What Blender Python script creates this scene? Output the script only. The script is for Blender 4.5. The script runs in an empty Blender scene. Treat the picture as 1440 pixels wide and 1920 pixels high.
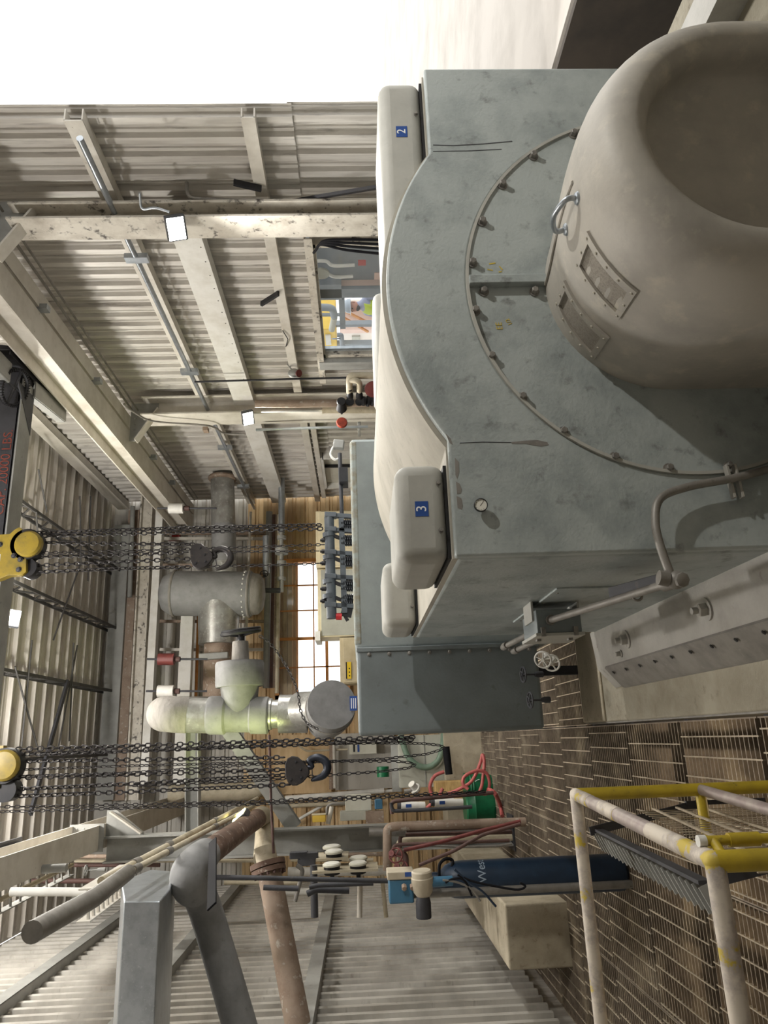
import bpy, bmesh, math, random
from mathutils import Vector as V, Matrix
from math import sin, cos, pi, radians as RAD
random.seed(7)
S = bpy.context.scene
COL = S.collection

# ------------------------------------------------------------------ camera
FPX = 1400.0
PSI, PIT, RHO = RAD(16.9), RAD(2.2), RAD(1.5)
CAM = V((0, 0, 2.0))
FW = V((sin(PSI)*cos(PIT), cos(PSI)*cos(PIT), -sin(PIT)))
R0 = V((cos(PSI), -sin(PSI), 0)); U0 = R0.cross(FW)
UP = U0*cos(RHO) + R0*sin(RHO); RT = R0*cos(RHO) - U0*sin(RHO)
cd = bpy.data.cameras.new('camera'); co = bpy.data.objects.new('camera', cd); COL.objects.link(co)
cd.sensor_fit = 'VERTICAL'; cd.sensor_height = 36; cd.lens = FPX/1920*36; cd.clip_start = .05; cd.clip_end = 300
m = Matrix.Identity(4)
for i, a in enumerate((-UP, RT, -FW)):
    for j in range(3): m[j][i] = a[j]
m.translation = CAM
co.matrix_world = m
S.camera = co

def W(x, y, Y=None, X=None, Z=None):
    "surveyed point of the photograph at a known distance, side offset or height"
    d = FW + RT*((960-y)/FPX) + UP*((720-x)/FPX)
    t = (Y-CAM.y)/d.y if Y is not None else (X-CAM.x)/d.x if X is not None else (Z-CAM.z)/d.z
    return CAM + d*t
def mpp(p): return (V(p)-CAM).dot(FW)/FPX

# ------------------------------------------------------------------ world, exposure
wd = bpy.data.worlds.new('sky'); S.world = wd; wd.use_nodes = True
bg = wd.node_tree.nodes['Background']; bg.inputs[0].default_value = (1.0, .99, .97, 1); bg.inputs[1].default_value = 2.2
S.view_settings.view_transform = 'Standard'; S.view_settings.look = 'None'
S.view_settings.gamma = 1; S.view_settings.use_curve_mapping = False; S.view_settings.exposure = 0.0

def add_light(name, kind, loc, target, power, color=(1, 1, 1), size=.3, angle=120, blend=.5):
    l = bpy.data.lights.new(name, kind); l.energy = power; l.color = color
    if kind == 'AREA': l.size = size
    elif kind == 'SPOT': l.spot_size = RAD(angle); l.spot_blend = blend; l.shadow_soft_size = size
    else: l.shadow_soft_size = size
    o = bpy.data.objects.new(name, l); COL.objects.link(o); o.location = loc
    o.rotation_euler = (V(target)-V(loc)).to_track_quat('-Z', 'Y').to_euler()
    return o
# floodlight of the same row as those on the columns, on the column beside the camera
add_light('flood_beam_near', 'SPOT', (4.6, .9, 4.3), (1.7, 3.6, 1.5), 520, (1, .97, .9), .06, 84, .9)
# high-bay lamps under the roof, out of frame above the camera's end of the hall
add_light('high_bay_near', 'POINT', (.3, 5.6, 6.9), (1, 6, 0), 420, (1, .98, .95), .15)
add_light('high_bay_left', 'POINT', (-.2, 9.6, 6.9), (1, 9, 0), 380, (1, .97, .92), .15)
# lamp of the level below the grating
add_light('basement_lamp', 'POINT', (-.25, 3.6, -1.3), (0, 4, 0), 45, (1, .82, .6), .08)

# ------------------------------------------------------------------ materials
MATS = {}
def srgb(c):
    return tuple(((v/255/12.92) if v/255 <= .04045 else ((v/255+.055)/1.055)**2.4) for v in c)
def mat(name, c, c2=None, rough=.6, metal=0., scale=3., lo=.42, hi=.72, stretch=(1, 1, 1), c3=None, s3=25., lo3=.6, hi3=.7, bump=0., bscale=60., emit=0., spec=.5):
    m = bpy.data.materials.new(name); m.use_nodes = True; nt = m.node_tree; N = nt.nodes; L = nt.links
    b = N['Principled BSDF']; b.inputs['Roughness'].default_value = rough; b.inputs['Metallic'].default_value = metal
    b.inputs['Specular IOR Level'].default_value = spec
    c = srgb(c); b.inputs['Base Color'].default_value = (*c, 1)
    g = N.new('ShaderNodeNewGeometry'); mp = N.new('ShaderNodeMapping'); mp.inputs['Scale'].default_value = stretch
    L.new(g.outputs['Position'], mp.inputs['Vector'])
    def layer(prev, col, sc, lo, hi, detail=8):
        n = N.new('ShaderNodeTexNoise'); n.inputs['Scale'].default_value = sc; n.inputs['Detail'].default_value = detail; n.inputs['Roughness'].default_value = .65
        L.new(mp.outputs[0], n.inputs['Vector'])
        r = N.new('ShaderNodeMapRange'); r.inputs[1].default_value = lo; r.inputs[2].default_value = hi
        L.new(n.outputs[0], r.inputs[0])
        x = N.new('ShaderNodeMix'); x.data_type = 'RGBA'
        L.new(r.outputs[0], x.inputs[0])
        if isinstance(prev, tuple): x.inputs[6].default_value = (*prev, 1)
        else: L.new(prev, x.inputs[6])
        x.inputs[7].default_value = (*srgb(col), 1)
        return x.outputs[2]
    p = c
    if c2: p = layer(p, c2, scale, lo, hi)
    if c3: p = layer(p, c3, s3, lo3, hi3)
    if not isinstance(p, tuple): L.new(p, b.inputs['Base Color'])
    if bump:
        n = N.new('ShaderNodeTexNoise'); n.inputs['Scale'].default_value = bscale; n.inputs['Detail'].default_value = 6
        L.new(g.outputs['Position'], n.inputs['Vector'])
        bp = N.new('ShaderNodeBump'); bp.inputs['Strength'].default_value = bump; bp.inputs['Distance'].default_value = .01
        L.new(n.outputs[0], bp.inputs['Height']); L.new(bp.outputs[0], b.inputs['Normal'])
    if emit:
        b.inputs['Emission Color'].default_value = (*c, 1); b.inputs['Emission Strength'].default_value = emit
    MATS[name] = m
    return m
mat('gen_paint', (166, 173, 172), (138, 146, 146), .5, scale=3.2, lo=.45, hi=.68, c3=(98, 100, 97), s3=9, lo3=.57, hi3=.76, bump=.22, bscale=60)
mat('gen_dusty', (172, 167, 155), (150, 145, 133), .7, scale=3, c3=(150, 146, 134), s3=12, lo3=.58, hi3=.75, bump=.08)
mat('gen_cover', (174, 173, 166), (154, 153, 147), .6, scale=2.5, c3=(150, 150, 145), s3=14, lo3=.6, hi3=.78, bump=.08)
mat('bell_paint', (172, 167, 158), (150, 146, 139), .55, scale=3, c3=(188, 182, 168), s3=9, lo3=.55, hi3=.75, bump=.1, bscale=50)
mat('bell_mesh', (166, 159, 148), (146, 140, 130), .9, scale=120, lo=.45, hi=.6, bump=.8, bscale=400)
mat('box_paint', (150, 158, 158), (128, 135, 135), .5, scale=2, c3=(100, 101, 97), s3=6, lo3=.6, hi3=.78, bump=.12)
mat('box_side', (118, 126, 128), (102, 108, 109), .45, scale=2.5, c3=(76, 78, 77), s3=6, lo3=.6, hi3=.75, bump=.12)  # box_paint darkened: generator's shade on the housing side panel put into the colour
mat('box_wear', (142, 138, 122), (158, 166, 164), .7, scale=14, lo=.4, hi=.6)
mat('siding', (206, 202, 195), (168, 162, 155), .5, .15, scale=2.4, stretch=(1, 5, .3), c3=(104, 98, 92), s3=6, lo3=.56, hi3=.8)
mat('siding_far', (206, 180, 140), (172, 138, 94), .65, scale=1.5, stretch=(.5, 1, 2.5), c3=(112, 84, 56), s3=4, lo3=.6, hi3=.8)  # yellowish boards, with the far window's warm light put into the colour
mat('siding_plain', (186, 182, 174), (158, 154, 146), .55, scale=1.5, stretch=(.5, 1, 2), c3=(130, 122, 112), s3=5, lo3=.6, hi3=.8)
mat('roof', (206, 200, 190), (176, 168, 158), .55, .1, scale=1.2, stretch=(.6, 1.6, 1), c3=(110, 98, 86), s3=3, lo3=.62, hi3=.8)
mat('steel_cream', (206, 201, 191), (178, 171, 159), .55, scale=2.5, c3=(120, 108, 92), s3=16, lo3=.66, hi3=.76)
mat('steel_worn', (200, 194, 182), (166, 157, 144), .6, scale=5, c3=(72, 66, 60), s3=9, lo3=.56, hi3=.66)
mat('steel_white', (214, 212, 206), (192, 188, 178), .5, scale=3, c3=(150, 140, 124), s3=18, lo3=.66, hi3=.78)
mat('steel_grey', (150, 150, 146), (124, 124, 120), .5, scale=2.5, c3=(96, 92, 86), s3=12, lo3=.64, hi3=.78)
mat('steel_dark', (66, 66, 70), (48, 48, 52), .6, .2, scale=4, c3=(92, 86, 80), s3=14, lo3=.62, hi3=.75)
mat('steel_black', (34, 34, 38), (48, 46, 46), .55, .3, scale=6)
mat('joist', (78, 76, 74), (56, 54, 54), .7, scale=5)
mat('galv', (176, 182, 188), (150, 156, 162), .3, .75, scale=9, c3=(200, 204, 208), s3=40)
mat('conduit', (132, 128, 122), (108, 104, 98), .5, .2, scale=8, c3=(96, 88, 80), s3=30, lo3=.62, hi3=.75)
mat('cream_pipe', (190, 180, 158), (160, 148, 124), .6, scale=6, c3=(120, 100, 78), s3=20, lo3=.62, hi3=.75)
mat('insul', (134, 134, 134), (112, 112, 112), .65, .05, scale=4, c3=(104, 102, 100), s3=16, lo3=.62, hi3=.8, bump=.5, bscale=13)
mat('alum', (168, 168, 165), (138, 135, 129), .38, .55, scale=5, c3=(214, 214, 212), s3=13, lo3=.55, hi3=.75, bump=.3, bscale=30)
mat('cloth_wrap', (142, 138, 132), (120, 116, 110), .8, scale=5, stretch=(1, 1, 4), bump=.6, bscale=22)
mat('chain', (46, 42, 42), (28, 26, 28), .6, .3, scale=30)
mat('hook_iron', (58, 54, 53), (40, 38, 40), .5, .5, scale=9, c3=(84, 74, 66), s3=22)
mat('hook_blue', (50, 54, 64), (38, 40, 48), .4, .5, scale=9)
mat('hoist_yellow', (148, 126, 40), (112, 98, 48), .45, scale=7, c3=(92, 84, 58), s3=16, lo3=.62, hi3=.74)
mat('rail_yellow', (184, 160, 40), (150, 130, 40), .45, scale=8, c3=(110, 98, 48), s3=30, lo3=.63, hi3=.7)
mat('rail_chipped', (200, 190, 176), (168, 158, 150), .6, scale=9, lo=.45, hi=.55, c3=(184, 162, 60), s3=9, lo3=.56, hi3=.6)
mat('rail_bare', (150, 136, 132), (186, 176, 168), .5, .2, scale=14)
mat('grating', (140, 127, 112), (104, 93, 81), .5, .2, scale=8, c3=(190, 176, 154), s3=2.2, lo3=.5, hi3=.7)
mat('rod', (184, 171, 150), (150, 138, 120), .4, .2, scale=9)
mat('concrete', (150, 144, 128), (126, 118, 102), .9, scale=3.5, c3=(98, 88, 74), s3=8, lo3=.6, hi3=.75, bump=.5, bscale=60)
mat('concrete_lt', (178, 168, 148), (156, 146, 126), .9, scale=4, c3=(128, 116, 98), s3=16, lo3=.6, hi3=.75, bump=.4)
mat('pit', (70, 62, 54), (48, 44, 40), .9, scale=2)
mat('foot_paint', (166, 163, 156), (146, 143, 136), .6, scale=4, c3=(106, 98, 88), s3=9, lo3=.63, hi3=.75, bump=.2)
mat('sole', (132, 128, 122), (106, 102, 98), .7, scale=6, c3=(140, 136, 130), s3=18)
mat('bolt_steel', (136, 132, 126), (96, 94, 92), .45, .3, scale=30)
mat('black', (18, 18, 20), None, .5)
mat('rubber', (22, 22, 26), None, .8, spec=.2)
mat('white_dial', (226, 224, 214), None, .4)
mat('white_paint', (230, 228, 222), (206, 204, 198), .5, scale=5)
mat('sticker_blue', (38, 74, 142), None, .4)
mat('sticker_yellow', (232, 196, 40), None, .4)
mat('ink_white', (238, 238, 236), None, .5)
mat('ink_red', (128, 62, 50), (90, 50, 46), .7, scale=20)
mat('paint_yellow', (196, 170, 60), (160, 150, 90), .7, scale=60)
mat('rust', (112, 88, 74), (84, 62, 52), .75, scale=7, c3=(168, 158, 146), s3=11, lo3=.58, hi3=.66, bump=.2)
mat('rust_light', (150, 132, 116), (118, 96, 80), .7, scale=6, c3=(184, 176, 164), s3=12, lo3=.56, hi3=.68)
mat('rust_dark', (92, 66, 60), (66, 48, 44), .65, scale=9)
mat('maroon', (112, 50, 46), (84, 38, 36), .5, scale=9)
mat('valve_red', (150, 62, 46), (112, 44, 36), .5, scale=12)
mat('red', (190, 40, 44), None, .45)
mat('hose_red', (190, 100, 96), (158, 76, 74), .5, scale=12)
mat('hose_green', (112, 134, 116), (92, 112, 96), .5, scale=6)
mat('green', (20, 104, 66), (14, 76, 48), .4, scale=5)
mat('wood', (202, 168, 112), (172, 136, 84), .7, scale=6, stretch=(1, 1, 6))
mat('cabinet_cream', (226, 214, 182), (206, 192, 156), .5, scale=3)
mat('cabinet_grey', (174, 174, 162), (156, 154, 142), .5, scale=3)
mat('cabinet_lt', (204, 202, 188), (186, 182, 166), .5, scale=3)
mat('tan_panel', (196, 182, 150), (176, 160, 126), .6, scale=4)
mat('gas_blue', (28, 48, 70), (20, 36, 54), .4, scale=5, c3=(44, 66, 86), s3=14, lo3=.62, hi3=.75)
mat('text_grey', (150, 164, 178), None, .6)
mat('inst_blue', (64, 112, 142), (52, 94, 122), .45, scale=5)
mat('inst_beige', (188, 178, 158), (168, 156, 136), .5, scale=6)
mat('rack_grey', (86, 92, 98), (66, 70, 76), .45, .3, scale=6)
mat('spring', (46, 48, 52), None, .4, .6)
mat('orange_wood', (214, 150, 84), (184, 118, 58), .6, scale=6)
mat('yellow_eq', (236, 200, 84), (220, 180, 70), .5, scale=3)
mat('outside_dark', (142, 150, 158), (120, 128, 136), .6, scale=2)
mat('outside_light', (226, 216, 206), (206, 200, 196), .6, scale=1)
mat('outside_ground', (196, 190, 182), (172, 166, 158), .9, scale=1)
mat('pink_metal', (224, 196, 184), (206, 180, 170), .6, scale=2)
mat('skin_tone', (196, 140, 120), None, .6)
mat('hivis', (206, 226, 60), (190, 212, 50), .6, scale=10)
mat('shirt_blue', (172, 178, 204), (150, 158, 190), .8, scale=8)
mat('trousers', (62, 68, 84), (50, 54, 70), .8, scale=8)
mat('helmet', (168, 178, 190), None, .35)
mat('lamp_body', (70, 72, 76), None, .5, .3)
mat('lamp_face', (255, 252, 244), None, .5, emit=22)
mat('lamp_face_yellow', (255, 246, 170), None, .5, emit=16)
mat('lamp_box', (226, 228, 232), None, .5)
mat('pink_label', (226, 190, 176), None, .5)
def glassmat():
    m = bpy.data.materials.new('pane_glass'); m.use_nodes = True; nt = m.node_tree; N = nt.nodes; L = nt.links
    N.remove(N['Principled BSDF'])
    t = N.new('ShaderNodeBsdfTransparent'); g = N.new('ShaderNodeBsdfGlossy'); g.inputs['Roughness'].default_value = .06
    t.inputs[0].default_value = (.95, .97, .98, 1)
    d = N.new('ShaderNodeBsdfDiffuse'); d.inputs[0].default_value = (.8, .82, .84, 1)
    x = N.new('ShaderNodeMixShader'); x.inputs[0].default_value = .05; L.new(t.outputs[0], x.inputs[1]); L.new(g.outputs[0], x.inputs[2])
    y = N.new('ShaderNodeMixShader'); y.inputs[0].default_value = .04; L.new(x.outputs[0], y.inputs[1]); L.new(d.outputs[0], y.inputs[2])
    L.new(y.outputs[0], N['Material Output'].inputs[0]); MATS['pane_glass'] = m
glassmat()

# ------------------------------------------------------------------ mesh helpers
def frame(ax):
    ax = V(ax).normalized(); t = V((0, 0, 1)) if abs(ax.z) < .9 else V((1, 0, 0))
    u = ax.cross(t).normalized(); return ax, u, ax.cross(u)
class MB:
    def __init__(s): s.v = []; s.f = []
    def add(s, vs, fs):
        n = len(s.v); s.v += [V(q) for q in vs]; s.f += [tuple(i+n for i in q) for q in fs]; return s
    def box(s, lo, hi, rz=0, tilt=None):
        lo, hi = V(lo), V(hi); c = (lo+hi)/2; h = (hi-lo)/2
        M = Matrix.Rotation(rz, 3, 'Z') if tilt is None else tilt
        vs = [c + M @ V((sx*h.x, sy*h.y, sz*h.z)) for sx in (-1, 1) for sy in (-1, 1) for sz in (-1, 1)]
        return s.add(vs, [(0, 1, 3, 2), (4, 6, 7, 5), (0, 4, 5, 1), (2, 3, 7, 6), (0, 2, 6, 4), (1, 5, 7, 3)])
    def bar(s, p0, p1, w, h, up=(0, 0, 1)):
        p0, p1 = V(p0), V(p1); d = (p1-p0).normalized(); u = V(up); u = (u - d*u.dot(d))
        u = u.normalized() if u.length > 1e-4 else frame(d)[1]
        r = d.cross(u)
        vs = [p + r*(a*w/2) + u*(b*h/2) for p in (p0, p1) for a in (-1, 1) for b in (-1, 1)]
        return s.add(vs, [(0, 1, 3, 2), (4, 6, 7, 5), (0, 4, 5, 1), (2, 3, 7, 6), (0, 2, 6, 4), (1, 5, 7, 3)])
    def rings(s, rings, closed=True, cap0=True, cap1=True):
        n = len(rings[0]); vs = [q for r in rings for q in r]; fs = []
        for i in range(len(rings)-1):
            for j in range(n if closed else n-1):
                k = (j+1) % n
                fs.append((i*n+j, i*n+k, (i+1)*n+k, (i+1)*n+j))
        if cap0: fs.append(tuple(range(n-1, -1, -1)))
        if cap1: fs.append(tuple((len(rings)-1)*n+j for j in range(n)))
        return s.add(vs, fs)
    def lathe(s, prof, o, ax, seg=24):
        a, u, w = frame(ax); o = V(o)
        return s.rings([[o + a*h + (u*cos(2*pi*j/seg) + w*sin(2*pi*j/seg))*max(r, 1e-4) for j in range(seg)] for r, h in prof])
    def cyl(s, p0, p1, r, r1=None, seg=14):
        p0, p1 = V(p0), V(p1); return s.lathe([(r, 0), (r if r1 is None else r1, (p1-p0).length)], p0, p1-p0, seg)
    def tube(s, path, r, seg=10):
        P = [V(q) for q in path]; n = len(P); rs = []
        prev = None
        for i, q in enumerate(P):
            d = (P[min(i+1, n-1)] - P[max(i-1, 0)]).normalized()
            if prev is None: u = frame(d)[1]
            else: u = (prev - d*prev.dot(d)).normalized()
            prev = u; w = d.cross(u)
            rr = r[i] if isinstance(r, (list, tuple)) else r
            rs.append([q + (u*cos(2*pi*j/seg) + w*sin(2*pi*j/seg))*rr for j in range(seg)])
        return s.rings(rs)
    def prism(s, pts, o, u, v, w, d):
        o, u, v, w = V(o), V(u), V(v), V(w); n = len(pts)
        a = [o + u*x + v*y for x, y in pts]
        return s.rings([a, [q + w*d for q in a]])
    def sphere(s, c, r, seg=14, rg=8, sc=(1, 1, 1)):
        c = V(c); rs = []
        for i in range(rg+1):
            t = pi*i/rg; rr = max(sin(t), 1e-3)
            rs.append([c + V((r*rr*cos(2*pi*j/seg)*sc[0], r*rr*sin(2*pi*j/seg)*sc[1], r*cos(t)*sc[2])) for j in range(seg)])
        return s.rings(rs)
    def torus(s, c, ax, R, r, seg=24, ss=8, a0=0, a1=2*pi):
        c = V(c); a, u, w = frame(ax); full = abs(a1-a0-2*pi) < 1e-6; rs = []
        for i in range(seg if full else seg+1):
            t = a0 + (a1-a0)*i/seg; e = u*cos(t)+w*sin(t)
            rs.append([c + e*(R + r*cos(2*pi*j/ss)) + a*(r*sin(2*pi*j/ss)) for j in range(ss)])
        if full: rs.append(rs[0])
        return s.rings(rs, cap0=not full, cap1=not full)
    def ibeam(s, p0, p1, h, w, tf=.02, tw=.014, up=(0, 0, 1)):
        p0, p1 = V(p0), V(p1); d = (p1-p0).normalized(); u = V(up); u = (u-d*u.dot(d)).normalized()
        s.bar(p0+u*(h/2-tf/2), p1+u*(h/2-tf/2), w, tf, up=u); s.bar(p0-u*(h/2-tf/2), p1-u*(h/2-tf/2), w, tf, up=u)
        return s.bar(p0, p1, tw, h-2*tf, up=u)
    def chan(s, p0, p1, h, w, t, up, out):
        p0, p1 = V(p0), V(p1); u = V(up); o = V(out)
        s.bar(p0, p1, t, h, up=u)
        for k in (-1, 1): s.bar(p0+u*(k*(h/2-t/2))+o*w/2, p1+u*(k*(h/2-t/2))+o*w/2, w, t, up=u)
        return s
    def hexbolt(s, p, ax, r, h, washer=True):
        a, u, w = frame(ax); p = V(p)
        if washer: s.lathe([(r*1.45, 0), (r*1.45, h*.2)], p, a, 12)
        return s.lathe([(r, h*.1), (r, h*.9), (r*.8, h)], p, a, 6)
    def mesh(s, name, ang=38):
        me = bpy.data.meshes.new(name); me.from_pydata([tuple(q) for q in s.v], [], s.f); me.validate()
        bm = bmesh.new(); bm.from_mesh(me); bmesh.ops.recalc_face_normals(bm, faces=bm.faces); bm.to_mesh(me); bm.free()
        me.polygons.foreach_set('use_smooth', [True]*len(me.polygons)); me.set_sharp_from_angle(angle=RAD(ang))
        return me
def fillet(pts, r, n=6):
    P = [V(q) for q in pts]; out = [P[0]]
    for i in range(1, len(P)-1):
        a, b, c = P[i-1], P[i], P[i+1]; d0 = (a-b); d1 = (c-b)
        k = min(r, d0.length*.45, d1.length*.45); q0 = b+d0.normalized()*k; q1 = b+d1.normalized()*k
        for j in range(n+1):
            t = j/n; out.append(q0*(1-t)**2 + b*2*t*(1-t) + q1*t*t)
    out.append(P[-1]); return out
def smooth(pts, n=8):
    P = [V(q) for q in pts]; out = []
    for i in range(len(P)-1):
        a, b, c, d = P[max(i-1, 0)], P[i], P[i+1], P[min(i+2, len(P)-1)]
        for j in range(n):
            t = j/n; out.append(.5*((2*b)+(c-a)*t+(2*a-5*b+4*c-d)*t*t+(3*b-a-3*c+d)*t**3))
    return out+[P[-1]]

def link(o, parent=None):
    COL.objects.link(o)
    if parent is not None:
        o.parent = parent; o.matrix_parent_inverse = INV[parent.name]
    INV[o.name] = o.matrix_basis.inverted() if parent is None else Matrix.Identity(4)
    return o
INV = {}
def tag(o, label, cat, group=None):
    o['label'] = label; o['category'] = cat
    if group: o['group'] = group
    return o
def thing(name, label, cat, loc, group=None):
    o = bpy.data.objects.new(name, None); o.location = loc; o.empty_display_size = .1
    COL.objects.link(o); INV[o.name] = Matrix.Translation(-V(loc)); tag(o, label, cat, group)
    return o
def part(name, mb, mt, parent, bevel=0, label=None, ang=38):
    me = mb.mesh(name, ang) if isinstance(mb, MB) else mb
    o = bpy.data.objects.new(name, me)
    if not me.materials: me.materials.append(MATS[mt])
    link(o, parent)
    if bevel: bev(o, bevel)
    if label: o['label'] = label
    return o
def bev(o, w, seg=3, ang=40):
    b = o.modifiers.new('bevel', 'BEVEL'); b.width = w; b.segments = seg; b.limit_method = 'ANGLE'; b.angle_limit = RAD(ang)
    b.harden_normals = False
def one(name, mb, mt, label, cat, group=None, bevel=0):
    o = part(name, mb, mt, None, bevel); return tag(o, label, cat, group)
def struct(name, mb, mt, bevel=0):
    o = part(name, mb, mt, None, bevel); o['kind'] = 'structure'; return o
def place(me, name, mt, parent, loc):
    "an alike piece: shares its mesh"
    o = bpy.data.objects.new(name, me)
    if not me.materials: me.materials.append(MATS[mt])
    COL.objects.link(o); o.parent = parent; o.matrix_parent_inverse = INV[parent.name]; o.location = loc; return o
def pipe(name, label, path, r, mt, cat='pipe', rad=None, group=None, seg=12, clamps=()):
    P = [V(q) for q in path]
    return one(name, MB().tube(fillet(P, rad if rad else r*2.6), r, seg), mt, label, cat, group)
def textmesh(name, body, size, o, u, v, mt, parent, depth=.002, label=None):
    "flat lettering: o = centre, u = reading direction, v = up of the letters"
    c = bpy.data.curves.new(name, 'FONT'); c.body = body; c.size = size; c.align_x = 'CENTER'; c.align_y = 'CENTER'; c.extrude = depth
    t = bpy.data.objects.new(name, c); COL.objects.link(t)
    dg = bpy.context.evaluated_depsgraph_get(); me = bpy.data.meshes.new_from_object(t.evaluated_get(dg))
    bpy.data.objects.remove(t); bpy.data.curves.remove(c)
    u, v = V(u).normalized(), V(v).normalized(); w = u.cross(v)
    M = Matrix((u, v, w)).transposed().to_4x4(); M.translation = V(o); me.transform(M)
    me.materials.clear(); me.materials.append(MATS[mt])
    p = bpy.data.objects.new(name, me); link(p, parent)
    if label: p['label'] = label
    return p
XA, YA, ZA = V((1, 0, 0)), V((0, 1, 0)), V((0, 0, 1))
# ================================================================== STRUCTURE
# ---- floor: steel bearers with lift-out grating panels
fb = MB()
for i in range(14): fb.box((-3.1, .9+i*.98-.03, -.16), (.05 if i < 6 else 3.2, .9+i*.98+.03, -.045))
for x in (-3.05, -2.0, -1.06, -.1): fb.box((x-.04, .9, -.24), (x+.04, 13.7, -.16))
floor = struct('floor', fb, 'steel_dark')
def grating_mesh(w, d, rod_off):
    g = MB(); n = int(d/.048)
    for i in range(n):
        y = (i+.5)*d/n; g.box((0, y-.004, -.035), (w, y+.004, 0))
    for x in (.004, w-.004): g.box((x-.004, 0, -.035), (x+.004, d, .001))
    r = MB(); x = rod_off
    while x < w-.03:
        r.box((x-.004, .006, -.014), (x+.004, d-.006, .003)); x += .115
    return g.mesh('grating_panel'), r.mesh('cross_rod')
GM = [grating_mesh(.93, .97, o) for o in (.03, .065, .1)]
for me_, rd_ in GM: me_.materials.append(MATS['grating']); rd_.materials.append(MATS['rod'])
k = 0
for j in range(13):
    y = .92 + j*.98
    for i in range(6):
        x = .045 - .935*(i+1) if i < 4 else .05 + .935*(i-4)
        if i >= 4 and y < 6.4: continue
        if i == 3 and y < 6: continue
        if x > 1.0 and y > 9: continue
        a_, b_ = GM[(j*2+i) % 3]
        p = place(a_, 'grating_panel', 'grating', floor, (x, y, 0))
        INV[p.name] = Matrix.Identity(4)
        r = bpy.data.objects.new('cross_rods', b_); COL.objects.link(r); r.parent = p
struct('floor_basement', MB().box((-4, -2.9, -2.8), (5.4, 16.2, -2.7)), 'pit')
# ---- concrete machine plinth
pl = struct('floor_plinth', MB().box((.06, .6, -2.6), (3.94, 6.6, .08)), 'concrete', bevel=.015)
part('kerb_strip', MB().box((.052, 3.4, .03), (.062, 6.5, .075)), 'sole', pl)
part('raised_grout', MB().box((.07, 6.0, .078), (3.9, 6.58, .1)), 'concrete_lt', pl, bevel=.01)

# ---- right wall: ribbed metal sheets on girts
wr = struct('wall_right', MB().box((5.30, 5.12, .2), (5.34, 16.1, .32)), 'siding')
RIB = ((0, 0), (.10, 0), (.14, .3), (.18, 0), (.36, 0), (.42, 1), (.74, 1), (.80, 0))
SEAM = ((0, 0), (.44, 0), (.46, .35), (.5, .35), (.52, 0), (.90, 0), (.91, 1), (.97, 1), (.98, 0))
def sheet(w, h, ax, n=4, dep=.05, prof=RIB):
    "ribbed sheet, ribs standing along v"
    s = MB(); per = w/n; pr = []
    for i in range(n):
        o = i*per
        for a, b in prof: pr.append((o+a*per, b*dep))
    pr.append((w, 0))
    t = .004
    out = [(x, y+t) for x, y in pr]
    for i in range(len(pr)-1):
        (x0, y0), (x1, y1) = pr[i], pr[i+1]
        if ax == 'R':   # runs along Y, ribs along Z, relief to -X
            q = [(-y0, x0), (-y1, x1), (-y1-t, x1), (-y0-t, x0)]
            s.rings([[V((a, b, 0)) for a, b in q], [V((a, b, h)) for a, b in q]])
        elif ax == 'L':
            q = [(y0, x0), (y1, x1), (y1+t, x1), (y0+t, x0)]
            s.rings([[V((a, b, 0)) for a, b in q], [V((a, b, h)) for a, b in q]])
        elif ax == 'F':  # far wall: ribs along X, stacked in Z, relief to -Y
            q = [(-y0, x0), (-y1, x1), (-y1-t, x1), (-y0-t, x0)]
            s.rings([[V((0, a, b)) for a, b in q], [V((h, a, b)) for a, b in q]])
        elif ax == 'T':  # roof: runs along Y, ribs along X, relief to -Z
            q = [(-y0, x0), (-y1, x1), (-y1-t, x1), (-y0-t, x0)]
            s.rings([[V((0, b, a)) for a, b in q], [V((h, b, a)) for a, b in q]])
    return s.mesh('siding_sheet')
Y0 = 5.15
up_full = sheet(.9, 4.9, 'R'); low = sheet(.9, 2.3, 'R')
for i in range(12):
    y = Y0 + .93*i*.985
    y = 5.15 + i*.9
    z0 = 2.46
    if 13.2 <= y+.01 < 14.9: z0 = 2.64
    place(up_full, 'siding_sheet', 'siding', wr, (5.27+.004*(i % 2), y, z0))
    if not (6.95 <= y+.01 < 9.4) and not (13.2 <= y+.01 < 14.9):
        place(low, 'siding_sheet', 'siding', wr, (5.285+.004*(i % 2), y, .2))
part('near_wall', MB().box((5.3, -2.85, -.3), (5.36, 1.9, 7.4)), 'siding', wr)
# girts, rails along the wall
g = MB().chan((5.12, 5.15, 2.83), (5.12, 15.9, 2.83), .12, .1, .012, ZA, XA); part('girt', g, 'steel_cream', wr)
g = MB().chan((5.10, 6.75, 2.43), (5.10, 10.1, 2.43), .09, .12, .012, ZA, XA); part('girt', g, 'steel_worn', wr)
g = MB().chan((5.10, 11.2, 2.68), (5.10, 15.6, 2.68), .09, .12, .012, ZA, XA); part('girt', g, 'steel_cream', wr)
g = MB().chan((5.10, 5.15, 4.30), (5.10, 15.9, 4.30), .16, .12, .012, ZA, XA); part('girt', g, 'steel_cream', wr)
g = MB().chan((5.02, 6.25, 3.66), (5.02, 15.6, 3.66), .30, .16, .014, ZA, XA); part('wall_channel', g, 'steel_white', wr, label='deep white horizontal channel bolted along the siding')
for k in range(26):
    part('rivet', MB().lathe([(.009, 0), (.006, .006)], (5.012, 6.5+k*.25, 3.55), -XA, 6), 'sole', wr) if k < 14 else None
g = MB().chan((5.05, 5.15, 7.1), (5.05, 15.9, 7.1), .25, .14, .014, ZA, XA); part('eave_strut', g, 'steel_cream', wr)
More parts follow.
